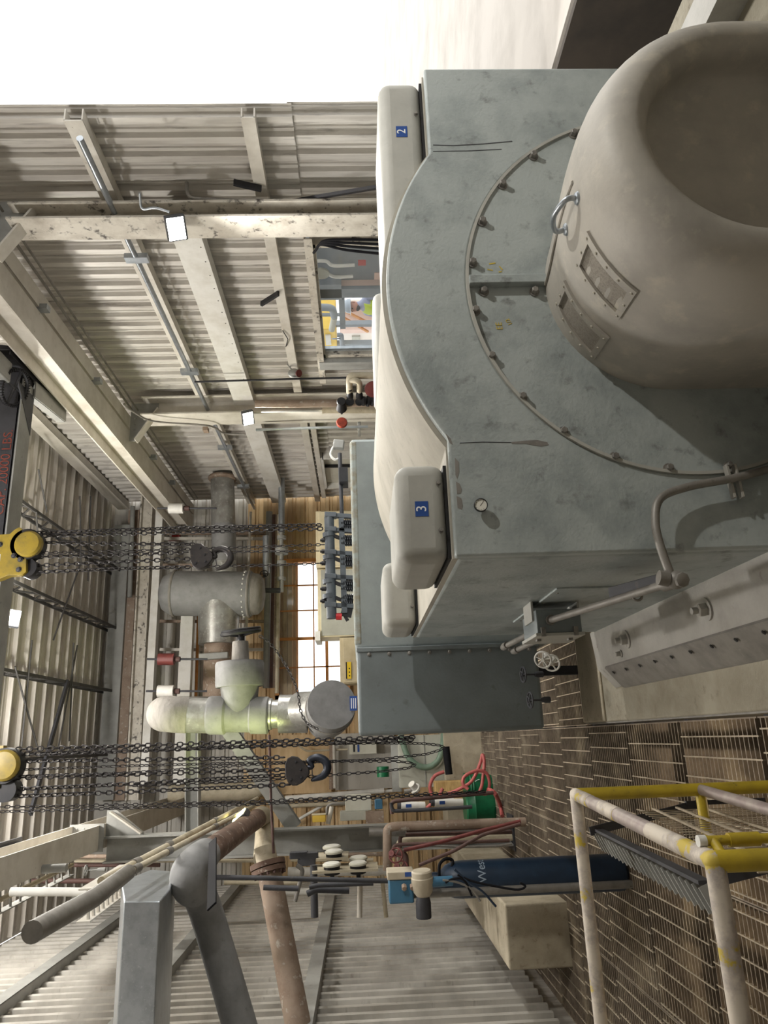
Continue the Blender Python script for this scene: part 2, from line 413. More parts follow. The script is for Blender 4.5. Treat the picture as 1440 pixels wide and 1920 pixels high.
# wide opening with a fixed pane beside the first column
w1 = struct('window_1', MB().box((5.16, 6.93, .3), (5.26, 6.99, 2.42)).box((5.16, 9.36, .3), (5.26, 9.44, 2.42)).box((5.16, 6.93, 2.36), (5.26, 9.44, 2.42)).box((5.16, 6.93, .25), (5.26, 9.44, .33)), 'steel_worn')
part('jamb_board', MB().box((5.08, 9.44, .3), (5.25, 9.66, 2.45)), 'steel_grey', w1)
part('pane_trim', MB().box((5.2, 9.26, .33), (5.24, 9.32, 2.36)), 'galv', w1)
part('pane', MB().box((5.215, 6.99, .33), (5.225, 9.36, 2.36)), 'pane_glass', w1)
w2 = struct('window_2', MB().box((5.1, 13.2, .3), (5.26, 13.27, 2.6)).box((5.1, 14.95, .3), (5.26, 15.02, 2.6)).box((5.1, 13.2, 2.58), (5.26, 15.02, 2.64)), 'steel_white')
part('panel', MB().box((5.22, 13.27, .3), (5.24, 14.95, 2.58)), 'cabinet_lt', w2)
part('mullion', MB().box((5.16, 13.85, .3), (5.22, 13.89, 2.58)), 'black', w2)
# columns of the right side
def column(name, label, y0, y1, x0, x1, top, mt, group):
    c = MB(); xm = x0; t = .022
    c.box((x0, y0, 0), (x0+t, y1, top)); c.box((x1-t, y0, 0), (x1, y1, top)); c.box((x0+t, (y0+y1)/2-.008, 0), (x1-t, (y0+y1)/2+.008, top))
    o = thing(name, label, 'column', ((x0+x1)/2, (y0+y1)/2, 0), group)
    part('shaft', c, mt, o); part('base_plate', MB().box((x0-.06, y0-.06, -.02), (x1+.06, y1+.06, .02)), 'steel_dark', o)
    return o
c1 = column('wall_column', 'worn cream steel column beside the wide window, floodlight mounted on it', 5.98, 6.30, 4.78, 4.97, 5.2, 'steel_worn', 'columns of the right wall')
c2 = column('wall_column', 'cream steel column in the middle of the right wall, red handwheel in front', 10.42, 10.86, 4.8, 5.1, 5.2, 'steel_cream', 'columns of the right wall')
for c, y in ((c1, 6.12), (c2, 10.64)):
    b = MB(); b.prism([(0, 0), (.62, 0), (.62, -.1), (.1, -.42), (0, -.42)], (5.08, y-.01, 5.4), -XA, ZA, YA, .02)
    part('bracket_plate', b, 'steel_grey', c)
    part('bracket_flange', MB().bar((4.46, y, 5.30), (4.98, y, 4.98), .16, .02, up=ZA), 'steel_cream', c)
    for i in range(4): part('rivet', MB().lathe([(.02, 0), (.012, .014)], (4.92-.09*i, y-.01, 5.33), -YA, 8), 'steel_grey', c)
# ---- far wall
wf = struct('wall_far', MB().box((-2.7, 16.12, -.3), (5.4, 16.2, 7.4)), 'siding_plain')
fs = sheet(.55, 7.9, 'F', n=2, dep=.05)
fs_r = sheet(.55, 1.55, 'F', n=2, dep=.05); fs_l = sheet(.55, 3.5, 'F', n=2, dep=.05)
for i in range(13):
    z = .0 + i*.55
    m_ = 'siding_far' if z < 4.2 else 'siding_plain'
    if 2.1 < z+.3 < 3.6:
        pa = place(fs_r.copy(), 'siding_sheet', m_, wf, (3.8, 16.1, z)); pb = place(fs_l.copy(), 'siding_sheet', m_, wf, (-2.62, 16.1, z))
    else:
        me = fs.copy(); place(me, 'siding_sheet', m_, wf, (-2.62, 16.1, z))
# cut for the window: the wall backing is split around it
bm_ = MB().box((-2.7, 16.12, -2.7), (.9, 16.2, 7.4)).box((3.8, 16.12, -2.7), (5.4, 16.2, 7.4)).box((.9, 16.12, -2.7), (3.8, 16.2, 2.2)).box((.9, 16.12, 3.75), (3.8, 16.2, 7.4))
wf.data = bm_.mesh('wall_far'); wf.data.materials.append(MATS['siding_plain'])
w3 = struct('window_3', MB().box((.86, 15.98, 2.2), (3.84, 16.16, 2.28)).box((.86, 15.98, 3.68), (3.84, 16.16, 3.76)).box((.86, 15.98, 2.2), (.94, 16.16, 3.76)).box((3.76, 15.98, 2.2), (3.84, 16.16, 3.76)), 'orange_wood')
for x in (1.5, 2.1, 2.7, 3.25):
    part('muntin', MB().box((x-(.03 if x == 2.1 else .012), 16.0, 2.28), (x+(.03 if x == 2.1 else .012), 16.05, 3.68)), 'orange_wood', w3)
for z in (2.68, 2.95, 3.3):
    part('muntin', MB().box((.94, 16.0, z-(.03 if z < 2.8 else .012)), (3.76, 16.05, z+(.03 if z < 2.8 else .012))), 'orange_wood', w3)
xs = [.94, 1.5, 2.1, 2.7, 3.25, 3.76]; zs = [2.28, 2.68, 2.95, 3.3, 3.68]
for a, b in zip(xs, xs[1:]):
    for c, d in zip(zs, zs[1:]):
        part('pane', MB().box((a, 16.02, c), (b, 16.026, d)), 'pane_glass', w3)
# ---- left wall
wl = struct('wall_left', MB().box((-2.78, -2.8, -2.7), (-2.70, 16.1, 7.4)), 'siding')
sl = sheet(.9, 7.0, 'L')
for i in range(21): place(sl, 'siding_sheet', 'siding_plain', wl, (-2.66, -2.8+i*.9, .2))
for z in (2.6, 4.4, 5.9):
    part('girt', MB().chan((-2.5, -2.7, z), (-2.5, 16.1, z), .16, .12, .012, ZA, -XA), 'steel_grey', wl)
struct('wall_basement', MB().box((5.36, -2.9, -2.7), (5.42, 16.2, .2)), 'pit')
struct('wall_back', MB().box((-2.7, -2.9, -2.7), (5.4, -2.82, 7.4)), 'siding_plain')
# ---- roof
cl = struct('ceiling', MB().box((-2.7, -2.9, 7.42), (5.4, 16.2, 7.46)), 'roof')
rs = sheet(.84, 8.0, 'T', n=2, dep=.07, prof=SEAM)
for i in range(9): place(rs, 'roof_sheet', 'roof', cl, (-2.65, 8.6+i*.84, 7.40))
# open-web roof joists along the hall
def joist(x, label):
    t = thing('roof_joist', label, 'joist', (x, 12.5, 7.0), 'open-web roof joists')
    y0, y1 = 8.6, 16.0
    part('top_chord', MB().bar((x, y0, 7.30), (x, y1, 7.30), .05, .03), 'joist', t)
    part('bottom_chord', MB().bar((x, y0, 7.02), (x, y1, 7.02), .05, .03), 'joist', t)
    n = 20
    for i in range(n):
        a = y0+(y1-y0)*i/n; b = y0+(y1-y0)*(i+1)/n
        part('web_rod', MB().cyl((x, a, 7.02 if i % 2 else 7.30), (x, b, 7.30 if i % 2 else 7.02), .017, seg=6), 'joist', t)
for x, l in ((3.62, 'open-web steel roof joist nearest the right wall'), (2.4, 'open-web roof joist above the hoist with the round yellow drum cover'), (1.13, 'open-web roof joist near the middle of the roof'), (-.1, 'open-web roof joist closest to the left runway beam')):
    joist(x, l)
for k, (p0, p1) in enumerate([((28, 1250), (70, 1400)), ((60, 1200), (40, 1400)), ((145, 1210), (110, 1400)), ((138, 1205), (130, 1390)), ((72, 880), (88, 960)), ((68, 960), (75, 1080)), ((150, 930), (152, 1060)), ((150, 1060), (100, 1200)), ((170, 930), (165, 1090))]):
    a = W(*p0, Z=7.0); b = W(*p1, Z=7.0)
    one('bridging_rod', MB().cyl(a, b, .014, seg=6), 'joist', 'thin dark bridging rod strung between the roof joists', 'rod', 'bridging rods under the roof')
one('roof_strut', MB().bar(W(127, 1277, Z=7.0), W(57, 1527, Z=6.9), .09, .04), 'steel_dark', 'dark flat diagonal strut crossing under the roof at left', 'strut')
# ================================================================== GENERATOR
XC, ZC, RI, RO, YF, YE, HW, ZS = 2.0, .5, .955, 1.328, 3.0, 5.6, 1.29, 1.59
gen = thing('generator', 'large pale blue-grey electric generator with bolted round end shield on a concrete plinth', 'generator', (XC, 4.3, .08))
def arcpts(r, a0, a1, n): return [(r*sin(a0+(a1-a0)*i/n), r*cos(a0+(a1-a0)*i/n)) for i in range(n+1)]
dxs = math.sqrt(RO**2-(ZS-ZC)**2); aS = math.asin(dxs/RO)
outer = [(-HW, .1-ZC), (-HW, ZS-ZC)] + arcpts(RO, -aS, aS, 40) + [(HW, ZS-ZC), (HW, .1-ZC)]
aI = pi - math.acos((ZC-.1)/RI)
plate = outer + arcpts(RI, aI, -aI, 72)
part('front_plate', MB().prism(plate, (XC, YF, ZC), XA, ZA, YA, .05), 'gen_paint', gen, bevel=.012)
part('casing', MB().box((XC-HW, YF+.05, .18), (XC+HW, YE, ZS-.004)), 'gen_paint', gen, bevel=.03)
chord = arcpts(RO, -aS, aS, 40)
part('arched_roof', MB().prism(arcpts(RO+.02, -aS-.03, aS+.03, 40) + [(dxs, ZS-.1-ZC), (-dxs, ZS-.1-ZC)], (XC, YF+.05, ZC), XA, ZA, YA, YE-YF-.05), 'gen_dusty', gen, label='dust-coated arched top of the casing')
for s in (-1, 1):
    x0, x1 = sorted((XC+s*HW, XC+s*(dxs+.02)))
    part('shoulder', MB().box((x0+.005, YF+.055, ZS-.02), (x1, YE-.01, ZS+.006)), 'gen_dusty', gen)
# end shield in two halves with a bolted split flange
half = lambda s: [(s*x, y) for x, y in ([(0, RI-.005)] + arcpts(RI-.005, 0, aI, 40) + [(0, .1-ZC)])]
part('end_shield', MB().prism(half(-1), (XC-.002, YF+.009, ZC), XA, ZA, YA, .045), 'gen_paint', gen)
part('end_shield', MB().prism(half(1), (XC+.002, YF-.003, ZC), XA, ZA, YA, .055), 'gen_paint', gen)
part('split_flange', MB().box((XC-.005, YF-.03, 1.0), (XC+.04, YF+.01, ZC+RI-.01)), 'gen_paint', gen, bevel=.004)
rim = MB()
ri = []
for i in range(73):
    t = -aI + 2*aI*i/72; e = V((sin(t), 0, cos(t)))
    o_ = V((XC, 0, ZC))
    ri.append([o_+e*(RI+.004)+YA*(YF-.012), o_+e*(RI-.010)+YA*(YF-.012), o_+e*(RI-.010)+YA*(YF+.03), o_+e*(RI+.004)+YA*(YF+.03)])
part('shield_rim', rim.rings(ri), 'gen_cover', gen)
for x, y in [(1075, 253), (1000, 294), (942, 348), (904, 417), (886, 494), (892, 581), (922, 667), (980, 743), (1057, 808), (1153, 856), (1255, 877), (908, 545), (1003, 545)]:
    p = W(x, y, Y=YF-.005)
    part('bolt', MB().hexbolt((p.x, YF+.009 if p.x < XC else YF-.003, p.z), -YA, .0165, .032), 'bolt_steel', gen)
for k in range(6):
    t = RAD(69+k*9); part('bolt', MB().hexbolt((XC+(RI-.06)*sin(t), YF-.003, ZC+(RI-.06)*cos(t)), -YA, .0165, .032), 'bolt_steel', gen)
# paint marks
textmesh('paint_mark', 'EE', .04, (1.79, YF+.008, 1.318), V((1, 0, .12)), ZA, 'paint_yellow', gen, .0008)
textmesh('paint_mark', '1/2', .028, (1.81, YF+.008, 1.272), V((1, 0, .5)), V((-.5, 0, 1)), 'paint_yellow', gen, .0008)
for x0_, y0_, x1_, y1_ in ((917, 495, 929, 493), (914, 505, 924, 507), (936, 499, 942, 506), (935, 510, 941, 509)):
    part('paint_stroke', MB().bar(W(x0_, y0_, Y=YF-.004), W(x1_, y1_, Y=YF-.004), .006, .001, up=YA), 'paint_yellow', gen)
# arched bearing cover
XB, ZB = 1.985, .555
BP = [(3.03, .53), (2.85, .545), (2.6, .575), (2.4, .59), (2.26, .588), (2.17, .57), (2.10, .535), (2.06, .48), (2.055, .425), (2.10, .385), (2.22, .365), (2.24, .2)]
def bell_r(y):
    for (y0, r0), (y1, r1) in zip(BP, BP[1:]):
        if y1 <= y <= y0: return r0+(r1-r0)*(y0-y)/(y0-y1+1e-9)
    return BP[0][1]
def bell_pt(th, y, off=0.):
    r = bell_r(y)+off
    return V((XB-r*sin(th), y, ZB+r*cos(th)))
cov = gen
rg = []
PS = []
for i in range(len(BP)-1):
    n = 3
    for j in range(n):
        t = j/n; a, b, c, d = BP[max(i-1, 0)], BP[i], BP[i+1], BP[min(i+2, len(BP)-1)]
        PS.append(tuple(.5*((2*b[q])+(c[q]-a[q])*t+(2*a[q]-5*b[q]+4*c[q]-d[q])*t*t+(3*b[q]-a[q]-3*c[q]+d[q])*t**3) for q in (0, 1)))
PS.append(BP[-1])
for y, r in PS:
    ring = [V((XB-r, y, .081)), V((XB-r, y, .25))] + [V((XB-r*cos(pi*k/32), y, ZB+r*sin(pi*k/32))) for k in range(33)] + [V((XB+r, y, .25)), V((XB+r, y, .081))]
    rg.append(ring)
part('bearing_hood', MB().rings(rg), 'bell_paint', cov, ang=50, label='tan-grey arched bearing cover standing out from the end shield')
def bell_hit(x, y):
    best = None; lo, hi, l2, h2 = -1.2, 1.5, 2.1, 3.0
    for it in range(5):
        best = None
        for i in range(25):
            for j in range(25):
                th = lo+(hi-lo)*i/24; yy = l2+(h2-l2)*j/24; p = bell_pt(th, yy); d = p-CAM; D = d.dot(FW)
                e = (720-FPX*d.dot(UP)/D-x)**2 + (960-FPX*d.dot(RT)/D-y)**2
                if best is None or e < best[0]: best = (e, th, yy)
        s1, s2 = (hi-lo)/10, (h2-l2)/10
        lo, hi, l2, h2 = best[1]-s1, best[1]+s1, max(best[2]-s2, 2.05), min(best[2]+s2, 3.02)
    return best[1], best[2]
def vent(c):
    q = [bell_hit(*p) for p in c]
    def at(u, v, off):
        th = (q[0][0]*(1-u)+q[1][0]*u)*(1-v) + (q[3][0]*(1-u)+q[2][0]*u)*v
        yy = (q[0][1]*(1-u)+q[1][1]*u)*(1-v) + (q[3][1]*(1-u)+q[2][1]*u)*v
        return bell_pt(th, yy, off)
    N = 12; gr = MB(); vs = []; fs = []
    fr = MB()
    def patch(mb, u0, u1, v0, v1, off):
        n = 12
        bot = [[at(u0+(u1-u0)*i/n, v0+(v1-v0)*j/4, -.01) for j in range(5)] for i in range(n+1)]
        top = [[at(u0+(u1-u0)*i/n, v0+(v1-v0)*j/4, off) for j in range(5)] for i in range(n+1)]
        mb.rings([b + t[::-1] for b, t in zip(bot, top)])
    o = None
    for u0, u1, v0, v1 in ((0, 1, 0, .16), (0, 1, .84, 1), (0, .1, .16, .84), (.9, 1, .16, .84)): patch(fr, u0, u1, v0, v1, .012)
    vp = part('vent_frame', fr, 'bell_paint', cov)
    ms = MB(); patch(ms, .1, .9, .16, .84, .001); part('vent_screen', ms, 'bell_mesh', vp)
    for u, v in [(.05, .1), (.05, .5), (.05, .9), (.95, .1), (.95, .5), (.95, .9), (.28, .08), (.5, .08), (.72, .08), (.28, .92), (.5, .92), (.72, .92)]:
        p = at(u, v, .0115); n_ = (at(u, v, .04)-p); part('rivet', MB().lathe([(.007, 0), (.005, .005)], p, n_, 8), 'gen_dusty', vp)
vent([(1105, 432), (1197, 545), (1162, 598), (1082, 495)])
vent([(1061, 525), (1144, 632), (1115, 674), (1044, 566)])
# lifting handle and top joint strip
a = bell_hit(1083, 372); b = bell_hit(1062, 430)
pa, pb = bell_pt(*a), bell_pt(*b); na, nb = bell_pt(a[0], a[1], .1)-pa, bell_pt(b[0], b[1], .1)-pb
h = part('lift_handle', MB().tube(smooth([pa, pa+na*.45, (pa+pb)/2+(na+nb)*.36, pb+nb*.45, pb], 6), .011, 10), 'galv', cov, label='bare metal lifting handle')
for p, n_ in ((pa, na), (pb, nb)): part('handle_foot', MB().lathe([(.026, 0), (.022, .008), (.013, .012)], p, n_, 14), 'galv', h)
part('joint_strip', MB().tube([bell_pt(.0+.0*i, 2.98-.9*i/10*.93, .004) for i in range(9)], .006, 6), 'bell_paint', cov)
# corner covers
def corner_cover(label, x0, x1, y0, y1, num, mirror=False):
    o = t = part('corner_cover', MB().box((x0, y0, ZS+.012), (x1, y1, 1.825)), 'gen_cover', gen, label=label); bev(o, .06, 5)
    part('base_gasket', MB().box((x0+.012, y0+.012, ZS+.006), (x1-.012, y1-.012, ZS+.02)), 'black', t)
    for fx in (.3, .78):
        part('screw', MB().hexbolt((x0+(x1-x0)*fx, y0, ZS+.045), -YA, .008, .012), 'bolt_steel', t)
    if num:
        xm = (x0+x1)/2+.01 if num == '3' else W(757, 247, Y=y0).x
        s = part('number_sticker', MB().box((xm-.034, y0-.002, 1.685), (xm+.034, y0+.002, 1.742)), 'sticker_blue', t)
        textmesh('numeral', num, .062, (xm, y0-.0025, 1.7135), XA, ZA, 'ink_white', t, .0006)
    return t
corner_cover('off-white rounded cover on the generator shoulder, blue sticker with numeral 3', .71, 1.155, 3.07, 3.74, '3')
corner_cover('off-white rounded cover behind the one numbered 3, at the far left corner', .71, 1.16, 4.98, 5.58, None)
corner_cover('off-white rounded cover at upper frame edge, blue sticker with numeral 2', 2.27, 3.29, 3.07, 3.74, '2')
corner_cover('off-white rounded cover at the far right corner of the generator', 2.52, 3.29, 4.98, 5.58, None)
# left side details
part('access_panel', MB().box((.700, 3.75, .62), (.712, 4.9, .98)), 'gen_paint', gen, bevel=.004)
for y in (3.85, 4.15, 4.5, 4.8): part('panel_screw', MB().lathe([(.008, 0), (.006, .004)], (.70, y, .95), -XA, 8), 'sole', gen)
for y in (3.85, 4.5): part('panel_screw', MB().lathe([(.008, 0), (.006, .004)], (.70, y, .66), -XA, 8), 'sole', gen)
# feet and sole plate
part('foot', MB().prism([(.30, .08), (.44, .2), (.72, .23), (.72, .08)], (0, 2.2, 0), XA, ZA, YA, 3.5), 'foot_paint', gen, bevel=.008)
part('foot', MB().prism([(3.70, .08), (3.56, .2), (3.28, .23), (3.28, .08)], (0, 2.2, 0), XA, ZA, YA, 3.35), 'foot_paint', gen)
part('sole_plate', MB().prism([(.29, .08), (.30, .1), (.435, .212), (.45, .2), (.45, .08)], (0, 2.2, 0), XA, ZA, YA, 3.3), 'sole', gen)
for i in range(10):
    y = 5.38-i*.26; n_ = V((-.12, 0, .14)); c_ = V((.40, y, .186))
    part('bolt_hole', MB().lathe([(.012, 0), (.012, .004)], c_+V((-.006, 0, .002)), V((-.65, 0, .75)), 8), 'black', gen)
for y in (4.95, 3.75, 2.9):
    part('anchor_bolt', MB().lathe([(.06, 0), (.06, .012)], (.575, y, .213), V((-.1, 0, 1)), 18).lathe([(.036, .01), (.036, .05), (.03, .056)], (.575, y, .213), V((-.1, 0, 1)), 6).lathe([(.018, .05), (.018, .085)], (.575, y, .213), V((-.1, 0, 1)), 10), 'foot_paint', gen)
part('jack_bolt', MB().hexbolt((.50, 5.12, .208), V((-.1, 0, 1)), .018, .04), 'foot_paint', gen)
def patch_px(name, pts, mt):
    P_ = [W(x, y, Y=YF-.0012) for x, y in pts]; part(name, MB().rings([P_, [q+YA*.003 for q in P_]]), mt, gen)
patch_px('bare_patch', [(958, 829), (985, 826), (1008, 825), (1026, 829), (1029, 834), (1016, 837), (1000, 835), (985, 832), (960, 832)], 'sole')
patch_px('bare_patch', [(853, 858), (860, 866), (861, 885), (857, 898), (854, 890)], 'sole')
patch_px('bare_patch', [(855, 903), (862, 907), (866, 918), (864, 925), (857, 926)], 'sole')
patch_px('bare_patch', [(856, 930), (865, 934), (868, 948), (866, 955), (858, 952)], 'sole')
patch_px('bare_patch', [(835, 812), (845, 822), (849, 834), (843, 830)], 'sole')
patch_px('crack', [(812, 271), (850, 272), (905, 269), (960, 264), (961, 265.5), (905, 270.5), (850, 273.5), (812, 272.2)], 'steel_dark')
patch_px('crack', [(812, 283), (880, 282), (940, 279), (941, 280.2), (880, 283.3), (812, 284)], 'steel_dark')
patch_px('crack', [(862, 830), (905, 828), (958, 829), (958, 830), (905, 829.4), (862, 831)], 'steel_dark')
# small dial thermometer on the front plate
p = W(902, 946, Y=2.96)
t = thing('dial_thermometer', 'small round dial thermometer with white face on the generator front', 'thermometer', (p.x, 3.0, p.z))
part('stem', MB().cyl((p.x, 3.002, p.z), (p.x, 2.975, p.z), .008), 'bolt_steel', t)
part('case', MB().lathe([(.026, 0), (.029, .004), (.029, .016), (.0265, .018), (.0255, .012)], (p.x, 2.978, p.z), -YA, 28), 'black', t)
d_ = part('dial', MB().lathe([(.0255, 0), (.0255, .0135)], (p.x, 2.978, p.z), -YA, 24), 'white_dial', t)
part('needle', MB().bar((p.x-.004, 2.9640, p.z+.004), (p.x+.016, 2.9640, p.z-.012), .001, .0016, up=YA), 'black', d_)
for k in range(9):
    a = RAD(-120+30*k); part('tick', MB().bar((p.x+.019*sin(a), 2.9641, p.z+.019*cos(a)), (p.x+.023*sin(a), 2.9641, p.z+.023*cos(a)), .001, .0012, up=YA), 'black', d_)
# conduit run with clamp, elbow and junction box
el = V((.565, 2.90, W(1270, 1103, Y=2.9).z))
pth = [W(1470, 872, Y=2.94), W(1440, 880, Y=2.94), W(1375, 897, Y=2.94), W(1290, 913, Y=2.94), W(1238, 935, Y=2.93), W(1229, 980, Y=2.92), W(1240, 1030, Y=2.91), W(1262, 1090, Y=2.9)]
cn = thing('conduit_run', 'bent grey conduit clamped to the generator front, dropping to an elbow', 'conduit', (1.0, 2.95, .3))
part('bent_tube', MB().tube(smooth(pth, 6), .0175, 14), 'conduit', cn)
part('elbow', MB().sphere(el, .038, 16, 10).cyl(el+V((.004, 0, .03)), el+V((.012, 0, .07)), .03, seg=16).cyl(el+V((0, .02, 0)), el+V((0, .09, .012)), .03, seg=16).lathe([(.03, .03), (.03, .046), (.024, .05)], el, V((-.2, -1, -.2)), 8), 'conduit', cn, label='cast conduit elbow with screwed cap')
jb0, jb1 = V((.42, 3.72, .60)), V((.66, 4.05, .74))
q0 = W(1032, 1163, Y=4.1)
part('rear_tube', MB().cyl(el+V((0, .08, .01)), q0, .0185), 'conduit', cn)
cl_ = W(1375, 897, Y=2.95)
k_ = part('clamp', MB().box((cl_.x-.10, 2.955, cl_.z-.035), (cl_.x-.075, 2.995, cl_.z+.02)), 'foot_paint', cn) if False else None
u_ = (W(1375, 930, Y=2.96)-W(1362, 868, Y=2.96))
for dz in (-.018, .018):
    a_ = W(1368, 872, Y=2.965)+ZA*dz; b_ = W(1384, 934, Y=2.965)+ZA*dz
    part('clamp_bar', MB().bar(a_, b_, .012, .03, up=YA), 'foot_paint', cn, bevel=.002)
p = W(1366, 872, Y=2.96); part('clamp_bolt', MB().hexbolt((p.x, 2.97, p.z), -YA, .012, .03), 'bolt_steel', cn)
p = W(1214, 1120, X=.56)
part('pipe_clip', MB().torus(el+V((0, .33, .04)), YA, .022, .006, 14, 6), 'conduit', cn)
jb = thing('junction_box', 'small grey junction box with clips on the generator side, conduit entering', 'box', (.54, 4.2, .76))
zj = q0.z
j0 = V((.525, 4.1, .765)); j1 = V((.655, 4.45, 1.015))
part('box_body', MB().box(j0, j1), 'box_side', jb, bevel=.006)
part('cover_plate', MB().box((j0.x-.018, j0.y-.012, j0.z-.012), (j0.x, j1.y+.012, j1.z+.012)), 'gen_cover', jb, bevel=.003)
for zz in (j0.z+.04, j1.z-.03):
    part('clip', MB().box((j0.x-.02, j0.y-.022, zz-.012), (j0.x+.03, j0.y-.002, zz+.012)), 'bolt_steel', jb)
    part('clip', MB().box((j0.x-.03, j0.y+.1, zz-.012), (j0.x-.018, j0.y+.14, zz+.012)), 'bolt_steel', jb)
part('gland', MB().cyl(q0+V((0, -.02, 0)), q0+V((0, .01, 0)), .028), 'conduit', jb)
part('mount_bracket', MB().box((.60, 4.15, j1.z), (.715, 4.35, j1.z+.012)), 'gen_cover', jb)
part('mount_bracket', MB().box((.60, 4.15, j0.z-.012), (.715, 4.35, j0.z)), 'gen_cover', jb)
for dz, dx in ((.2, .05), (.13, .02)):
    a_ = V((j0.x+dx, j1.y, j0.z+dz)); part('outlet_tube', MB().cyl(a_, a_+V((.01, .85, .02)), .018), 'conduit', jb); part('coupling', MB().cyl(a_+V((.009, .68, .018)), a_+V((.01, .8, .02)), .025), 'conduit', jb)
bk0 = W(1150, 1112, X=.62); bk1 = W(1252, 1085, X=.62)
one('flat_bracket', MB().bar(bk0, bk1, .05, .06, up=ZA), 'steel_dark', 'short dark flat bracket standing off the generator side above the conduit', 'bracket', bevel=.003)

# ================================================================== LARGE HOUSING BEHIND THE GENERATOR
hs = thing('cooler_housing', 'tall blue-grey sheet-steel housing behind the generator with bolted side panel', 'housing', (1.3, 6.6, 0))
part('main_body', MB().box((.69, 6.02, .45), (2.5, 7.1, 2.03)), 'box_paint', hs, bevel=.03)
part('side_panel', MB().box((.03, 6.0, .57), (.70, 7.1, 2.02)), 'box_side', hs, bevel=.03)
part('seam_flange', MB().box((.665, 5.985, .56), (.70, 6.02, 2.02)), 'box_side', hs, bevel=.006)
for i in range(9): part('bolt', MB().hexbolt((.645, 6.0, 1.92-i*.16), -YA, .012, .02), 'bolt_steel', hs)
part('top_edge', MB().box((.72, 6.015, 1.97), (2.48, 6.06, 2.034)), 'box_wear', hs, bevel=.02)
for x in (1.2, 2.2): part('support_leg', MB().box((x-.06, 6.7, .0), (x+.06, 6.82, .46)), 'steel_dark', hs)
part('support_leg', MB().box((.5, 6.9, 0), (.58, 6.98, .58)), 'steel_dark', hs)
def handwheel(name, label, c, ax, R, mt, group=None, spokes=5, rimr=None, stem=None, cat='valve'):
    t = thing(name, label, cat, V(c), group); a, u, w = frame(ax); c = V(c); rr = rimr or R*.12
    wh = part('wheel_rim', MB().torus(c, a, R, rr, 28, 8), mt, t)
    for i in range(spokes):
        th = 2*pi*i/spokes; part('spoke', MB().cyl(c, c+(u*cos(th)+w*sin(th))*R, rr*.8, seg=8), mt, wh)
    part('hub', MB().lathe([(R*.22, -R*.2), (R*.22, R*.2)], c, a, 12), mt, t)
    if stem: part('stem', MB().cyl(c, c+a*stem, R*.12), mt, t); part('bonnet', MB().lathe([(R*.3, stem*.6), (R*.42, stem*.75), (R*.42, stem)], c, a, 12), mt, t)
    return t
for (x, y), lb in zip([(1018, 1237), (1034, 1243), (981, 1265), (994, 1313)], ['upper right of the two pale handwheels under the housing', 'lower left pale five-spoke handwheel under the housing', 'dark handwheel on the lower panel of the housing, right one', 'dark handwheel at the lower left edge of the housing']):
    p = W(x, y, Y=5.75 if y < 1250 else 5.88)
    if y < 1250: handwheel('handwheel_valve', lb, p, V((.35, .8, -.45)), .062, 'steel_white', 'handwheels of the housing', stem=.12)
    else: handwheel('handwheel_valve', lb, p, V((0, .15, -1)), .058, 'steel_dark', 'handwheels of the housing', stem=.16)
# ---- valve-lift rack on top of the housing
rk = thing('valve_rack', 'dark grey lever and spring rack standing on the tall housing', 'valve rack', (1.6, 6.6, 2.07))
def wy(x, y): return W(x, y, Y=6.6)
part('cam_shaft', MB().cyl(wy(617, 970), wy(622, 1160), .045, seg=16), 'rack_grey', rk)
part('lower_beam', MB().bar(wy(640, 972), wy(646, 1150), .05, .05), 'rack_grey', rk)
for i, y in enumerate((966, 993, 1036, 1081, 1134)):
    part('bracket_arm', MB().bar(wy(611, y), wy(663, y+3), .05, .04, up=XA), 'rack_grey', rk, bevel=.004)
    part('cam_block', MB().bar(wy(609, y), wy(631, y+1), .09, .045, up=XA), 'rack_grey', rk, bevel=.004)
for i, y in enumerate((1013, 1034, 1056, 1104, 1127)):
    a_, b_ = wy(603, y), wy(616, y); part('tappet', MB().cyl(a_, b_, .02, seg=8).cyl(a_-(b_-a_)*.2, a_, .012, seg=8), 'steel_black', rk)
for i, y in enumerate((985, 1014, 1053, 1099, 1125)):
    for dy in (-5, 4):
        c0, c1 = wy(641, y+dy), wy(662, y+dy); sp = []
        ax, u, w = frame(c1-c0); L_ = (c1-c0).length
        for k in range(60): sp.append(c0+ax*(L_*k/59)+(u*cos(k*pi/5)+w*sin(k*pi/5))*.026)
        part('spring', MB().tube(sp, .007, 5), 'spring', rk)
for i, y in enumerate((1003, 1045, 1090, 1118)):
    part('collar', MB().cyl(wy(616, y-4), wy(617, y+4), .056, seg=16), 'rack_grey', rk)
    part('rocker', MB().bar(wy(622, y), wy(640, y+7), .03, .03), 'steel_black', rk)
part('drive_rod', MB().cyl(W(637, 850, Y=6.6), W(641, 968, Y=6.6), .019, seg=12), 'steel_dark', rk)
part('rod_end', MB().bar(W(625, 833, Y=6.6), W(645, 835, Y=6.6), .06, .09), 'steel_grey', rk, bevel=.01)
part('crank_link', MB().tube(smooth([W(625, 838, Y=6.6), W(620, 852, Y=6.6), W(628, 862, Y=6.6), W(638, 858, Y=6.6)]), .012, 8), 'white_paint', rk)
part('rod_base', MB().box((2.28, 6.5, 2.06), (2.42, 6.7, 2.14)), 'steel_black', rk)
part('red_cap', MB().cyl(W(630, 1156, Y=6.6), W(641, 1156, Y=6.6), .03), 'red', rk, label='red plastic cap')
part('end_links', MB().bar(wy(640, 1146), wy(660, 1150), .03, .08).bar(wy(645, 1152), wy(652, 1164), .02, .03), 'steel_black', rk)
